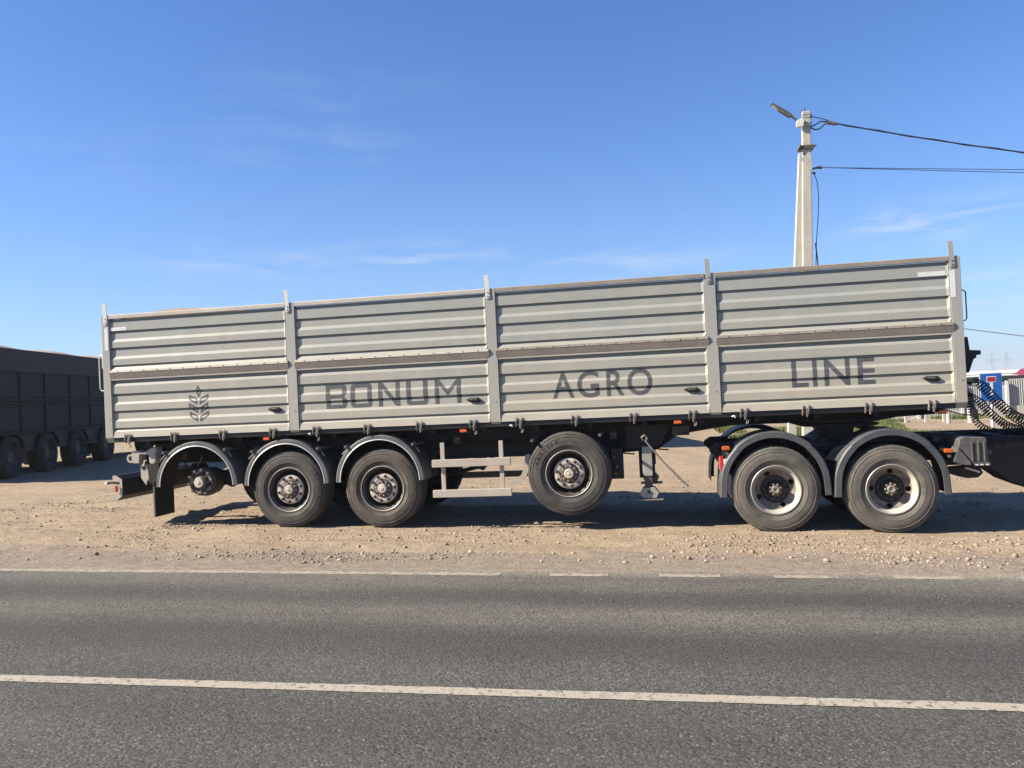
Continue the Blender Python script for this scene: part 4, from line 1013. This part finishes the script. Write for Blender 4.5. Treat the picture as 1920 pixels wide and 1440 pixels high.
def tractor_wheel(cx, cz, yf, rad, par, near=1, rot=0.0, white=True):
    s = near
    def pf(lst): return [(r, yf+s*y) for r, y in lst]
    k = 120; nh = 4
    def skp(r, a):
        da = ((a+rot) % (2*math.pi/nh))-math.pi/nh
        return ((r-.208)/.029)**2+(da*.208/.034)**2 < 1
    rim = MB().lathe_y((cx, 0, cz), pf([(.300, .016), (.300, .006), (.290, .0), (.283, .004)]), k)
    rim.lathe_y((cx, 0, cz), pf([(.246, .095)]+[(.240-.004*i, .098+.0022*i) for i in range(18)]), k, skip=skp)
    w = make('wheel', rim, M['shadedisc'] if white else M['rimdark'], par, smooth=True)
    make('rim_barrel', MB().lathe_y((cx, 0, cz), pf([(.283, .004), (.278, .026), (.262, .042), (.254, .080), (.246, .0955)]), k), M['rimwhite'] if white else M['rimdark'], w, smooth=True)
    make('disc_centre', MB().lathe_y((cx, 0, cz), pf([(.176, .1338), (.170, .140), (.160, .150), (.150, .158), (.110, .160), (.1, .162)]), 60), M['rimdark'], w, smooth=True)
    make('rim_back', MB().lathe_y((cx, 0, cz), pf([(.25, .20), (.14, .21), (.0001, .21)]), 24), M['black'], w)
    make('rim_edge', MB().lathe_y((cx, 0, cz), pf([(.3005, .014), (.301, .002), (.295, -.003), (.288, -.001), (.2835, .006)]), k), M['rimlip'], w, smooth=True)
    make('tyre', tyre_mesh(cx, cz, yf, rad, .300, s), M['tyre3'] if near == 1 and white else M['tyre4'], w, smooth=True, ang=25)
    make('inner_tyre', tyre_mesh(cx, cz, yf+s*.335, rad, .300, s, 64), M['tyre4'], w, smooth=True, ang=25)
    if near == 1:
        make('hub', MB().lathe_y((cx, 0, cz), pf([(.105, .162), (.100, .130), (.085, .110), (.078, .08), (.07, .07), (.058, .066), (.055, .045), (.046, .038), (.0001, .038)]), 32), M['rimdark'], w, smooth=True)
        make('hub_cap', MB().lathe_y((cx, 0, cz), pf([(.050, .05), (.048, .030), (.040, .022), (.022, .024), (.018, .030), (.0001, .030)]), 24), M['steel'], w, smooth=True)
        b0 = None
        for j in range(8):
            a = rot+2*math.pi*j/8; x = cx+.064*math.cos(a); z = cz+.064*math.sin(a)
            if b0 is None: b0 = make('hub_bolt', MB().lathe_y((x, 0, z), pf([(.012, .065), (.013, .045), (.009, .036), (.0001, .034)]), 10), M['steel'], w, smooth=True); bx, bz = x, z
            else: clone(b0, w, (x-bx, 0, z-bz))
        n0 = None
        for j in range(10):
            a = rot+.2+2*math.pi*j/10; x = cx+.138*math.cos(a); z = cz+.138*math.sin(a)
            if n0 is None: n0 = make('wheel_nut', MB().lathe_y((x, 0, z), pf([(.018, .158), (.017, .128), (.010, .124), (.009, .108), (.0001, .108)]), 8), M['nut'], w); nx_, nz_ = x, z
            else: clone(n0, w, (x-nx_, 0, z-nz_))
    return w
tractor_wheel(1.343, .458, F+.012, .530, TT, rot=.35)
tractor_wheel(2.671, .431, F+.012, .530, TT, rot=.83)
tractor_wheel(1.343, .458, W2-.012, .530, TT, near=-1, white=False)
tractor_wheel(2.671, .431, W2-.012, .530, TT, near=-1, white=False)
for cx, cz in ((1.343, .458), (2.671, .431)):
    make('drive_axle', MB().lathe_y((cx, 0, cz), [(.0001, F+.25), (.09, F+.25), (.09, F+1.0), (.20, F+1.15), (.20, F+1.35), (.09, F+1.5), (.09, F+2.25), (.0001, F+2.25)], 20), M['chassis'], TT, smooth=True)
def tractor_fender(cx, zc, y0, y1, zleg, par):
    """arch in three moulded segments: two flat legs and a crown"""
    rad = .648; band = .082; mb = None
    segs = [(R(133), R(176), .0), (R(47), R(133), .008), (R(4), R(47), .0)]
    first = None
    for k, (a0, a1, rise) in enumerate(segs):
        mb = MB(); r = rad+rise; n = 16
        ri = r-band
        prof = [(r-.005, y1), (r, y1), (r, y0+.014), (r-.014, y0), (ri+.004, y0-.002), (ri, y0+.003), (ri+.002, y0+.008), (r-.016, y0+.008), (r-.007, y0+.018), (r-.007, y1)]
        vs = []; m_ = len(prof)
        for i in range(n+1):
            a = a0+(a1-a0)*i/n
            for q, y in prof: vs.append((cx+q*math.cos(a), y, zc+q*math.sin(a)*1.0))
        fs = [(i*m_+j, (i+1)*m_+j, (i+1)*m_+j+1, i*m_+j+1) for i in range(n) for j in range(m_-1)]
        if k != 1:   # straight leg down
            base = 0 if k == 2 else n*m_; sgn = -1 if k == 0 else 1
            o0 = len(vs)
            ang = a0 if k == 2 else a1
            for q, y in prof: vs.append((cx+(q+.008)*math.cos(ang)*1.005, y, zleg))
            fs += [(base+j, o0+j, o0+j+1, base+j+1) for j in range(m_-1)]
        f = make('fender', mb.add(vs, fs), M['plastic2'], par, smooth=True, ang=40)
        if first is None: first = f
    for a in (R(133), R(47)):
        make('fender_joint', MB().box(cx+.60*math.cos(a)-.035, cx+.60*math.cos(a)+.035, y0-.006, y0+.004, zc+.60*math.sin(a)-.006, zc+.60*math.sin(a)+.006), M['plastic'], first)
    return first
tractor_fender(1.335, .520, F+.0, F+.60, .385, TT)
tractor_fender(2.672, .500, F+.0, F+.60, .355, TT)
tractor_fender(1.335, .520, W2, W2-.60, .385, TT)
tractor_fender(2.672, .500, W2, W2-.60, .355, TT)
for x, z in ((.775, .985), (3.320, .865)):
    l_ = make('marker_light', MB().box(x-.046, x+.046, F+.03, F+.06, z-.022, z+.026), M['orange'], TT, bevel=.006)
    make('light_reflector', MB().cyl_y((x+.01, 0, z-.062), .022, F+.045, F+.06, 12), M['plastic'], l_)
    make('light_bracket', MB().box(x-.03, x+.03, F+.061, F+.50, z-.03, z+.02), M['chassis'], l_)
# battery cover / step box
SY = F+.04
make('step_box', MB().prism_y([(3.455, .995), (3.50, 1.02), (3.73, 1.01), (3.75, .995), (3.77, .72), (3.785, .71), (3.785, .672), (3.60, .672), (3.585, .71), (3.44, .90)], SY+.02, SY+.42), M['plastic3'], TT, bevel=.008)
make('step_box_side', MB().prism_y([(3.43, .91), (3.435, .895), (3.565, .72), (3.56, .685), (3.44, .70), (3.375, .735)], SY, SY+.38), M['plastic3'], TT, bevel=.006)
for x in (3.585, 3.655, 3.72): make('step_box_rib', MB().box(x-.009, x+.009, SY+.006, SY+.02, .74, .965), M['plastic3'], TT, bevel=.003)
for x in (3.63, 3.685, 3.745): make('step_box_clip', MB().box(x-.015, x+.015, SY+.008, SY+.02, .683, .697), M['lip'], TT)
make('fuel_tank', MB().prism_y([(3.95, .96), (5.5, .95), (5.5, .38), (4.35, .34), (4.12, .44), (3.98, .55), (3.80, .66), (3.80, .70)], F+.47, F+.95), M['chassis'], TT, bevel=.015)
make('under_pipe', MB().prism_y([(3.32, .60), (3.34, .63), (3.75, .66), (3.80, .56), (3.74, .505), (3.62, .50), (3.50, .53)], F+.35, F+.50), M['chassis'], TT, bevel=.01)
make('under_bracket', MB().tube([(3.58, F+.30, .635), (3.68, F+.30, .60), (3.74, F+.30, .575)], .013, 6), M['lip'], TT)
make('under_mount', MB().box(3.30, 3.90, F+.40, F+.52, .66, .76), M['chassis'], TT)

# coiled air hoses between trailer and tractor
def coil(path, rad, pitch, r, name, label):
    P = [Vector(p) for p in path]
    # Catmull-Rom resample
    pts = []
    for i in range(len(P)-1):
        p0 = P[max(i-1, 0)]; p1 = P[i]; p2 = P[i+1]; p3 = P[min(i+2, len(P)-1)]
        for t in np.linspace(0, 1, 60, endpoint=False):
            pts.append(.5*((2*p1)+(-p0+p2)*t+(2*p0-5*p1+4*p2-p3)*t*t+(-p0+3*p1-3*p2+p3)*t**3))
    pts.append(P[-1]); ds = [0]
    for a, b in zip(pts, pts[1:]): ds.append(ds[-1]+(b-a).length)
    tot = ds[-1]; turns = tot/pitch; n = int(turns*14); out = []
    da = np.array(ds); pa = np.array([p[:] for p in pts])
    for i in range(n+1):
        s_ = tot*i/n; c = Vector([np.interp(s_, da, pa[:, k]) for k in range(3)])
        e = Vector([np.interp(min(s_+.02, tot), da, pa[:, k]) for k in range(3)]); b = Vector([np.interp(max(s_-.02, 0), da, pa[:, k]) for k in range(3)])
        t = (e-b).normalized(); u = t.cross(Vector((0, 1, 0))).normalized(); w = t.cross(u)
        a = 2*math.pi*turns*i/n; rr = rad*min(1, .25+8*min(i, n-i)/n)*(1+.12*math.sin(i*.011+rad*50))
        out.append(c+u*math.cos(a)*rr+w*math.sin(a)*rr)
    o = make(name, MB().tube(out, r, 5), M['wire'], None, smooth=True)
    tag(o, label, 'air hose', 'coiled hoses between trailer and tractor'); return o
CY = F+.70
coil([(3.86, CY, 1.70), (3.98, CY, 1.58), (4.12, CY, 1.40), (4.30, CY, 1.22), (4.55, CY+.05, 1.10), (4.85, CY+.05, 1.04), (5.2, CY, 1.06)], .064, .036, .0078, 'air_hose', 'uppermost black coiled hose, sagging right from beside the blue sign')
coil([(3.86, CY+.08, 1.50), (3.95, CY+.08, 1.40), (4.08, CY+.08, 1.24), (4.26, CY+.08, 1.09), (4.5, CY+.1, 1.02), (4.85, CY+.1, .995), (5.2, CY+.1, 1.05)], .052, .033, .0078, 'air_hose', 'middle black coiled hose crossing below the blue sign')
coil([(3.84, CY+.16, 1.56), (3.87, CY+.16, 1.42), (3.89, CY+.16, 1.24), (3.97, CY+.16, 1.10), (4.14, CY+.16, 1.02), (4.4, CY+.16, .99), (4.85, CY+.16, .98), (5.2, CY+.16, 1.05)], .042, .033, .0078, 'air_hose', 'lowest black coiled hose, hanging straight down beside the trailer nose before curving right')

# ================================================================== PARKED GRAIN TRUCKS at left
def parked_truck(label):
    """local frame: x along the body (0 = first wheel), y to the hidden side, z up from the ground"""
    T = root('parked_grain_truck', label, 'truck', (0, 0, 0), 'shaded grain trucks parked in the lot')
    x0, x1 = -1.25, 9.6
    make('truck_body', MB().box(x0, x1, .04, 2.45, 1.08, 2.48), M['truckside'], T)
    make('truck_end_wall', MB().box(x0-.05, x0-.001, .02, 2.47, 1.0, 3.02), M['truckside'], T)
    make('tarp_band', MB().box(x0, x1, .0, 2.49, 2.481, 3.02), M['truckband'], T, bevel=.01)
    for x in (-.9, .38, 1.55, 2.9, 4.1, 5.4, 6.7, 8.0, 9.3):
        make('side_post', MB().box(x-.045, x+.045, -.02, .039, 1.0, 2.48), M['truckside'], T, bevel=.01)
    for z in (1.02, 1.72, 1.80): make('side_rail', MB().box(x0, x1, -.012, .039, z, z+.045), M['truckside'], T, bevel=.006)
    for a, b in ((-.85, .33), (.43, 1.50), (1.60, 2.85), (2.95, 4.05), (4.15, 5.35), (5.45, 6.65), (6.75, 7.95)):
        for z0, z1 in ((1.09, 1.70), (1.86, 2.46)):
            make('side_panel', MB().box(a+.03, b-.03, .015, .038, z0+.02, z1-.02), M['truckside'], T, bevel=.012)
    make('truck_frame', MB().box(x0+.1, x1, .12, 2.35, .60, 1.079), M['chassis'], T)
    for k, x in enumerate((.0, 1.74, 3.46, 5.3, 8.6)):
        for yy, sg in ((.06, 1), (2.39, -1)):
            mb = tyre_mesh(x, .495, yy, .5, .32, sg, 48)
            w = make('wheel', mb, M['tyre4'], T, smooth=True)
            make('rim', MB().lathe_y((x, 0, .495), [(.29, yy+sg*.01), (.27, yy+sg*.03), (.25, yy+sg*.09), (.16, yy+sg*.12), (.14, yy+sg*.05), (.0001, yy+sg*.05)], 32), M['rimdark'], w, smooth=True)
            if sg == 1: fender(x, .50, .60, .03, .5, M['black'], T, R(15), R(165), lip=False, k=20)
    nx, ny = 70, 12; vs = []; fs = []
    for i in range(nx+1):
        for j in range(ny+1):
            x = x0+.05+(x1-x0-.1)*i/nx; t = j/ny
            h = 3.0+(.02+.19*math.sin(math.pi*t)**.7)*(.62+.38*math.sin(x*2.1+1.3))
            if j in (0, ny): h = 2.99
            vs.append((x, .05+2.35*t, h))
    for i in range(nx):
        for j in range(ny):
            a = i*(ny+1)+j; fs.append((a, a+ny+1, a+ny+2, a+1))
    make('tarpaulin', MB().add(vs, fs), M['tarp'], T, smooth=True)
    return T
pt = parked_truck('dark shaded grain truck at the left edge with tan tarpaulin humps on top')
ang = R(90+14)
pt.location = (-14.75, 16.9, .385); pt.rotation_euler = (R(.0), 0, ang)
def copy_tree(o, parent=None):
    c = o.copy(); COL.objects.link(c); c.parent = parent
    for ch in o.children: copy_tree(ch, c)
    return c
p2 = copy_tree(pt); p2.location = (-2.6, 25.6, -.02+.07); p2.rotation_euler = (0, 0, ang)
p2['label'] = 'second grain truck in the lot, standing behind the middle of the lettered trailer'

# ================================================================== POLE, LAMP, WIRES
PY = 26.0
UPole = root('utility_pole', 'tall pale concrete utility pole with a leaning strut and a lamp at the top', 'utility pole', (4.33, PY, -.13))
def taper(p0, w0, p1, w1, d0, d1):
    (x0, y0, z0), (x1, y1, z1) = p0, p1
    return MB().add([(x0-w0, y0-d0, z0), (x0+w0, y0-d0, z0), (x0+w0, y0+d0, z0), (x0-w0, y0+d0, z0), (x1-w1, y1-d1, z1), (x1+w1, y1-d1, z1), (x1+w1, y1+d1, z1), (x1-w1, y1+d1, z1)],
                    [(3, 2, 1, 0), (4, 5, 6, 7), (0, 1, 5, 4), (1, 2, 6, 5), (2, 3, 7, 6), (3, 0, 4, 7)])
make('pole_shaft', taper((4.33, PY, -.2), .185, (4.747, PY, 9.85), .118, .15, .10), M['concrete'], UPole, bevel=.02)
make('pole_strut', taper((3.895, PY+.45, -.2), .135, (4.555, PY+.02, 8.62), .085, .12, .09), M['whiteconcrete'], UPole, bevel=.02)
cl = make('clamp_band', MB().box(4.47, 4.90, PY-.16, PY+.16, 8.70, 8.82), M['nut'], UPole, bevel=.01)
make('clamp_bolt', MB().tube([(4.42, PY-.17, 8.66), (4.52, PY-.17, 8.84)], .03, 6), M['nut'], cl)
make('clamp_bolt', MB().tube([(4.86, PY-.17, 8.76), (4.96, PY-.17, 8.77)], .03, 6), M['nut'], cl)
for z in (9.74, 9.66, 9.50, 9.38):
    zc = 4.745-(9.85-z)*.0415
    make('steel_band', MB().box(zc-.125, zc+.125, PY-.106, PY+.106, z-.014, z+.014), M['steel'], UPole)
    make('band_clip', MB().box(zc+.126, zc+.17, PY-.03, PY+.03, z-.02, z+.02), M['nut'], UPole)
lamp = make('street_lamp', MB().prism_y([(3.73, 10.15), (3.76, 10.20), (4.02, 10.02), (4.30, 9.81), (4.34, 9.74), (4.24, 9.70), (3.98, 9.90)], PY-.17, PY-.02), M['plastic3'], UPole, bevel=.015)
make('lamp_lens', MB().prism_y([(3.78, 10.10), (4.0, 9.93), (3.99, 9.905), (3.77, 10.075)], PY-.15, PY-.04), M['white'], lamp)
make('lamp_arm', MB().tube([(4.28, PY-.10, 9.76), (4.45, PY-.06, 9.62), (4.62, PY-.03, 9.52)], .035, 8), M['steel'], UPole)
make('lamp_box', MB().prism_y([(4.42, 9.44), (4.44, 9.56), (4.60, 9.62), (4.66, 9.58), (4.62, 9.36), (4.44, 9.37)], PY-.20, PY-.105), M['white'], UPole, bevel=.01)
make('pole_tip', MB().tube([(4.70, PY, 9.85), (4.70, PY, 9.98)], .03, 6), M['nut'], UPole)
make('wire_anchor', MB().prism_y([(4.50, 8.42), (4.74, 8.62), (4.80, 8.58), (4.82, 8.05), (4.74, 8.10)], PY-.125, PY-.105), M['concrete'], UPole)
make('insulator', MB().tube([(4.84, PY, 8.12), (4.96, PY, 8.14), (5.12, PY, 8.145)], [.03, .03, .055], 8), M['nut'], UPole)
make('insulator', MB().tube([(4.84, PY, 8.0), (4.93, PY, 7.98)], .035, 8), M['nut'], UPole)
make('down_lead', MB().tube([(4.90, PY, 7.95), (4.97, PY, 7.7), (4.98, PY, 7.2), (4.93, PY, 6.6), (4.86, PY, 6.0), (4.80, PY, 5.2), (4.77, PY, 4.0), (4.72, PY, 2.0)], .012, 5), M['wire'], UPole)
make('conduit', MB().tube([(4.83, PY+.05, 5.9), (4.86, PY+.05, 5.5), (4.88, PY+.05, 5.0), (4.86, PY+.05, 3)], .02, 5), M['plastic'], UPole)
def sag(a, b, s, n=40): return [tuple(Vector(a).lerp(Vector(b), t)-Vector((0, 0, s*4*t*(1-t)))) for t in np.linspace(0, 1, n)]
w1 = sag((5.30, PY, 9.50), (40, PY, 6.0), 1.75, 120)
w1b = [(x, PY+.02*math.cos(x*4), z+.02*math.sin(x*4)) for x, y, z in w1]
o = make('power_cable', MB().tube([(4.86, PY, 9.40), (4.98, PY, 9.43), (5.15, PY, 9.52)]+w1, .021, 6), M['wire'], None, smooth=True)
tag(o, 'thick black bundled cable sagging right from the pole top', 'cable')
make('cable_strand', MB().tube(w1b, .016, 5), M['wire'], o, smooth=True)
make('cable_strand', MB().tube([(4.86, PY, 9.36), (5.0, PY, 9.28), (5.12, PY, 9.31), (5.3, PY, 9.46)], .022, 5), M['wire'], o, smooth=True)
make('cable_strand', MB().tube([(4.88, PY, 9.70), (5.15, PY, 9.62), (5.5, PY, 9.47)], .014, 5), M['wire'], o)
make('cable_clamp', MB().tube([(5.33, PY, 9.47), (5.62, PY, 9.40)], .06, 6), M['plastic'], o)
for ze, lb in ((4.95, 'upper of two thin wires running level from the middle of the pole'), (4.40, 'lower of two thin wires running level from the middle of the pole')):
    o = make('wire', MB().tube(sag((5.10, PY, 8.14), (40, PY, ze), .15, 50), .0095, 4), M['wire'], None)
    tag(o, lb, 'wire')
o = make('wire', MB().tube(sag((10, 60, 7.05), (36, 60, 2.0), .25, 40), .022, 4), M['wire'], None)
tag(o, 'far thin wire sloping down to the right behind the trailer nose', 'wire')

# ================================================================== RIGHT BACKGROUND
SG = root('road_sign', 'blue square dead-end road sign with a white stem and red bar, on a white post', 'road sign', (8.70, 24.05, -.26))
make('sign_panel', MB().box(8.462, 8.985, 24.0, 24.02, 1.02, 1.745), M['blue'], SG, bevel=.004)
SP = SG.children[0]
make('sign_border', MB().box(8.448, 8.999, 24.021, 24.034, 1.006, 1.759), M['white'], SP)
make('sign_stem', MB().box(8.695, 8.765, 23.994, 23.999, 1.14, 1.56), M['white'], SP)
make('sign_bar_border', MB().box(8.61, 8.85, 23.992, 23.9935, 1.51, 1.67), M['white'], SP)
make('sign_bar', MB().box(8.628, 8.832, 23.988, 23.991, 1.53, 1.65), M['signred'], SP)
make('sign_post', MB().tube([(8.73, 24.08, -.3), (8.73, 24.08, 1.72)], .038, 10), M['white'], SG, smooth=True)

FN = root('corrugated_fence', 'pale grey corrugated metal fence on a concrete footing behind the blue sign', 'fence', (18.0, 44, -.34))
def corr(x0, x1, y, z0, z1, par):
    n = int((x1-x0)/.05); vs = []; fs = []
    for i in range(n*2+1):
        x = x0+(x1-x0)*i/(2*n); d = .0 if i % 4 in (0, 1) else .04
        vs += [(x, y+d, z0), (x, y+d, z1)]
    for i in range(n*2): fs.append((2*i, 2*i+2, 2*i+3, 2*i+1))
    for k in range(3):
        a = n*2*k//3; b = n*2*(k+1)//3
        sub = MB(); sub.add(vs[2*a:2*b+2], [tuple(q-2*a for q in f) for f in fs[a:b]]); make('fence_sheet', sub, M['fence'], par)
corr(11.0, 16.55, 44, .0, 1.23, FN); corr(16.75, 30, 44, .12, 1.42, FN)
make('fence_footing', MB().box(11.0, 16.55, 43.95, 44.15, -.45, -.001), M['concrete'], FN)
make('fence_footing', MB().box(16.75, 30, 43.95, 44.15, -.45, .119), M['concrete'], FN)
make('fence_cap', MB().box(11.0, 16.55, 43.97, 44.09, 1.231, 1.27), M['white'], FN)
for x in (12.6, 14.6, 16.65, 19.4, 22.4): make('fence_post', MB().box(x-.07, x+.07, 43.83, 43.94, -.40, 1.34 if x < 17 else 1.5), M['white'], FN, bevel=.01)
RB = root('road_barrier', 'low white pipe barrier with short posts at the far side of the dirt track', 'barrier', (12.5, 40, -.3))
for x in (8.9, 9.9, 10.9, 11.75, 12.5): make('barrier_post', MB().box(x-.06, x+.06, 39.9, 40.02, -.36, .19), M['concrete'], RB, bevel=.01)
make('barrier_rail', MB().tube([(8.6, 39.96, .13), (12.7, 39.96, .13)], .035, 8), M['concrete'], RB, smooth=True)
make('barrier_brace', MB().tube([(10.9, 39.96, -.3), (11.7, 39.96, .1)], .03, 6), M['concrete'], RB)
for x, y, h, lb in ((13.15, 38.6, .62, 'stout cream bollard just left of the sign post'), (12.35, 38.9, .50, 'short white bollard below the trailer nose corner')):
    o = make('bollard', MB().tube([(x, y, -.40), (x, y, -.34+h)], .13 if h > .6 else .085, 12), M['whiteconcrete'], None, smooth=True); tag(o, lb, 'bollard')

def car_mesh(x0, x1, y, z0, prof): return MB().prism_y([(x0+(x1-x0)*u, z0+v) for u, v in prof], y, y+1.8)
def vehicle(name, label, cat, x0, x1, y, z0, m, h, cab):
    V = root(name, label, cat, ((x0+x1)/2, y+.9, z0))
    L_ = x1-x0
    body = [(0, .35), (0, h*.62), (.08, h*.66)]+cab+[(1, h*.55), (1, .35)]
    make('body', MB().prism_y([(x0+L_*u, z0+v) for u, v in body], y, y+1.9), m, V, bevel=.05)
    gx = [c[0] for c in cab]
    make('window', MB().box(x0+L_*(min(gx)+.05), x0+L_*(max(gx)-.05), y-.012, y-.001, z0+h*.68, z0+h*.90), M['glass'], V)
    for u in (.18, .82):
        w = make('wheel', tyre_mesh(x0+L_*u, z0+.33, y-.02, .33, .22, 1, 32), M['tyre4'], V, smooth=True)
    return V
vehicle('van', 'white van parked behind the fence, right of the blue sign', 'van', 16.1, 20.6, 49, -.34, M['vwhite'], 2.12, [(.04, 1.90), (.12, 2.0), (.62, 2.0), (.76, 1.85), (.84, 1.40)])
vehicle('pickup', 'dark red pickup behind the fence, left of the blue sign', 'pickup', 13.6, 18.0, 52, -.34, M['vdred'], 1.92, [(.35, 1.88), (.40, 1.92), (.70, 1.90), (.85, 1.35)])
RT = root('red_truck', 'bright red truck cab at the right edge above the fence', 'truck', (23.2, 54, -.34))
make('cab', MB().prism_y([(21.35, .4), (21.25, 1.3), (21.4, 1.62), (21.75, 1.93), (24.8, 1.96), (24.8, .4)], 53, 55.2), M['vred'], RT, bevel=.06)
make('window', MB().box(22.0, 23.0, 52.975, 52.99, 1.20, 1.55), M['glass'], RT)
make('sleeper', MB().box(24.85, 29, 53.0, 55.2, .8, 2.1), M['vwhite'], RT, bevel=.03)
for x in (22.4, 26.5): make('wheel', tyre_mesh(x, .12, 52.98, .45, .28, 1, 32), M['tyre4'], RT, smooth=True)
WH = root('warehouse', 'long low pale building on the horizon at the right', 'building', (73, 150, -.6))
make('wall', MB().box(37, 110, 150, 164, -.8, 1.55), M['fence'], WH)
make('roof', MB().prism_x([(149.4, 1.56), (157, 2.15), (164.6, 1.56)], 36.5, 110.5), M['roof'], WH)
for k in range(8): make('window', MB().box(42+k*8, 45+k*8, 149.93, 149.99, .6, 1.3), M['glass'], WH)

# lattice pylon far away
PL = root('pylon', 'faint far lattice pylon with two raised arms on the horizon', 'pylon', (223.5, 600, -3))
def lattice(p0, p1, w0, w1, n, r, par, name):
    p0, p1 = Vector(p0), Vector(p1); mb = MB(); prev = None
    for i in range(n+1):
        t = i/n; c = p0.lerp(p1, t); w = w0+(w1-w0)*t
        q = [c+Vector((sx*w, sy*w, 0)) for sx, sy in ((-1, -1), (1, -1), (1, 1), (-1, 1))]
        if prev:
            for k in range(4):
                mb.tube([prev[k], q[k]], r, 4); mb.tube([prev[k], q[(k+1) % 4]], r*.6, 4)
        prev = q
    return make(name, mb, M['pylon'], par)
lattice((222.6, 600, -4), (218.9, 600, 10.0), 1.3, .7, 7, .085, PL, 'leg'); lattice((224.9, 600, -4), (228.6, 600, 10.0), 1.3, .7, 7, .085, PL, 'leg')
lattice((218.9, 600, 10), (219.4, 600, 15), .7, .25, 3, .08, PL, 'mast'); lattice((228.6, 600, 10), (228.2, 600, 15), .7, .25, 3, .08, PL, 'mast')
mb = MB()
for i in range(12):
    x = 215.5+i*1.4
    mb.tube([(x, 600, 9.6), (x+1.4, 600, 9.6)], .07, 4); mb.tube([(x, 600, 10.6), (x+1.4, 600, 10.6)], .07, 4); mb.tube([(x, 600, 9.6), (x+1.4, 600, 10.6)], .05, 4)
make('crossarm', mb, M['pylon'], PL)

# grass tufts
def grass(name, region, n, h, seed):
    r_ = np.random.default_rng(seed); x0, x1, y0, y1 = region
    X = r_.uniform(x0, x1, n*4); Y = r_.uniform(y0, y1, n*4)
    k = fbm(X*.5, Y*.35, 3, seed) > .46; X, Y = X[k][:n], Y[k][:n]; n = len(X)
    Z = soil_z(X, Y); a = r_.uniform(0, 6.28, n); hh_ = h*r_.uniform(.4, 1.2, n)*(fbm(X*.8, Y*.8, 2, 5)+.55); w = r_.uniform(.012, .03, n)
    lx, ly = r_.normal(0, .25, n)*hh_, r_.normal(0, .25, n)*hh_
    V = np.stack([np.stack([X-np.cos(a)*w, Y-np.sin(a)*w, Z-.02], -1), np.stack([X+np.cos(a)*w, Y+np.sin(a)*w, Z-.02], -1), np.stack([X+lx, Y+ly, Z+hh_], -1)], 1).reshape(-1, 3)
    Fc = np.arange(n*3).reshape(-1, 3)
    me = bpy.data.meshes.new(name); me.vertices.add(len(V)); me.vertices.foreach_set('co', V.ravel())
    me.loops.add(Fc.size); me.polygons.add(len(Fc)); me.loops.foreach_set('vertex_index', Fc.ravel().astype(np.int32))
    me.polygons.foreach_set('loop_start', np.arange(0, Fc.size, 3, dtype=np.int32)); me.update(calc_edges=True)
    tn = np.clip(r_.normal(.45, .25, n)+(fbm(X, Y, 3, 8)-.5), 0, 1)
    me.attributes.new('tone', 'FLOAT', 'POINT').data.foreach_set('value', np.repeat(tn, 3).astype(np.float32))
    me.materials.append(M['grass']); o = bpy.data.objects.new(name, me); COL.objects.link(o); o['kind'] = 'stuff'; return o
grass('grass', (2.2, 9.6, 28.5, 43.0), 26000, .26, 3)
grass('verge_grass', (8.5, 30, 40.5, 43.8), 9000, .22, 11)

# ------------------------------------------------------------------ thin dusty air
hm_ = bpy.data.materials.new('thin_dusty_air'); hm_.use_nodes = True; n_, l_2 = nodes(hm_)
for q in list(n_): n_.remove(q)
ho = n_.new('ShaderNodeOutputMaterial'); hv = n_.new('ShaderNodeVolumePrincipled')
hv.inputs['Density'].default_value = .0004; hv.inputs['Color'].default_value = (.86, .90, .96, 1); hv.inputs['Anisotropy'].default_value = .2
l_2.new(hv.outputs[0], ho.inputs['Volume'])
hb = make('haze', MB().box(-3300, 3300, -3300, 3600, -4.6, 19.5), hm_); hb['kind'] = 'stuff'
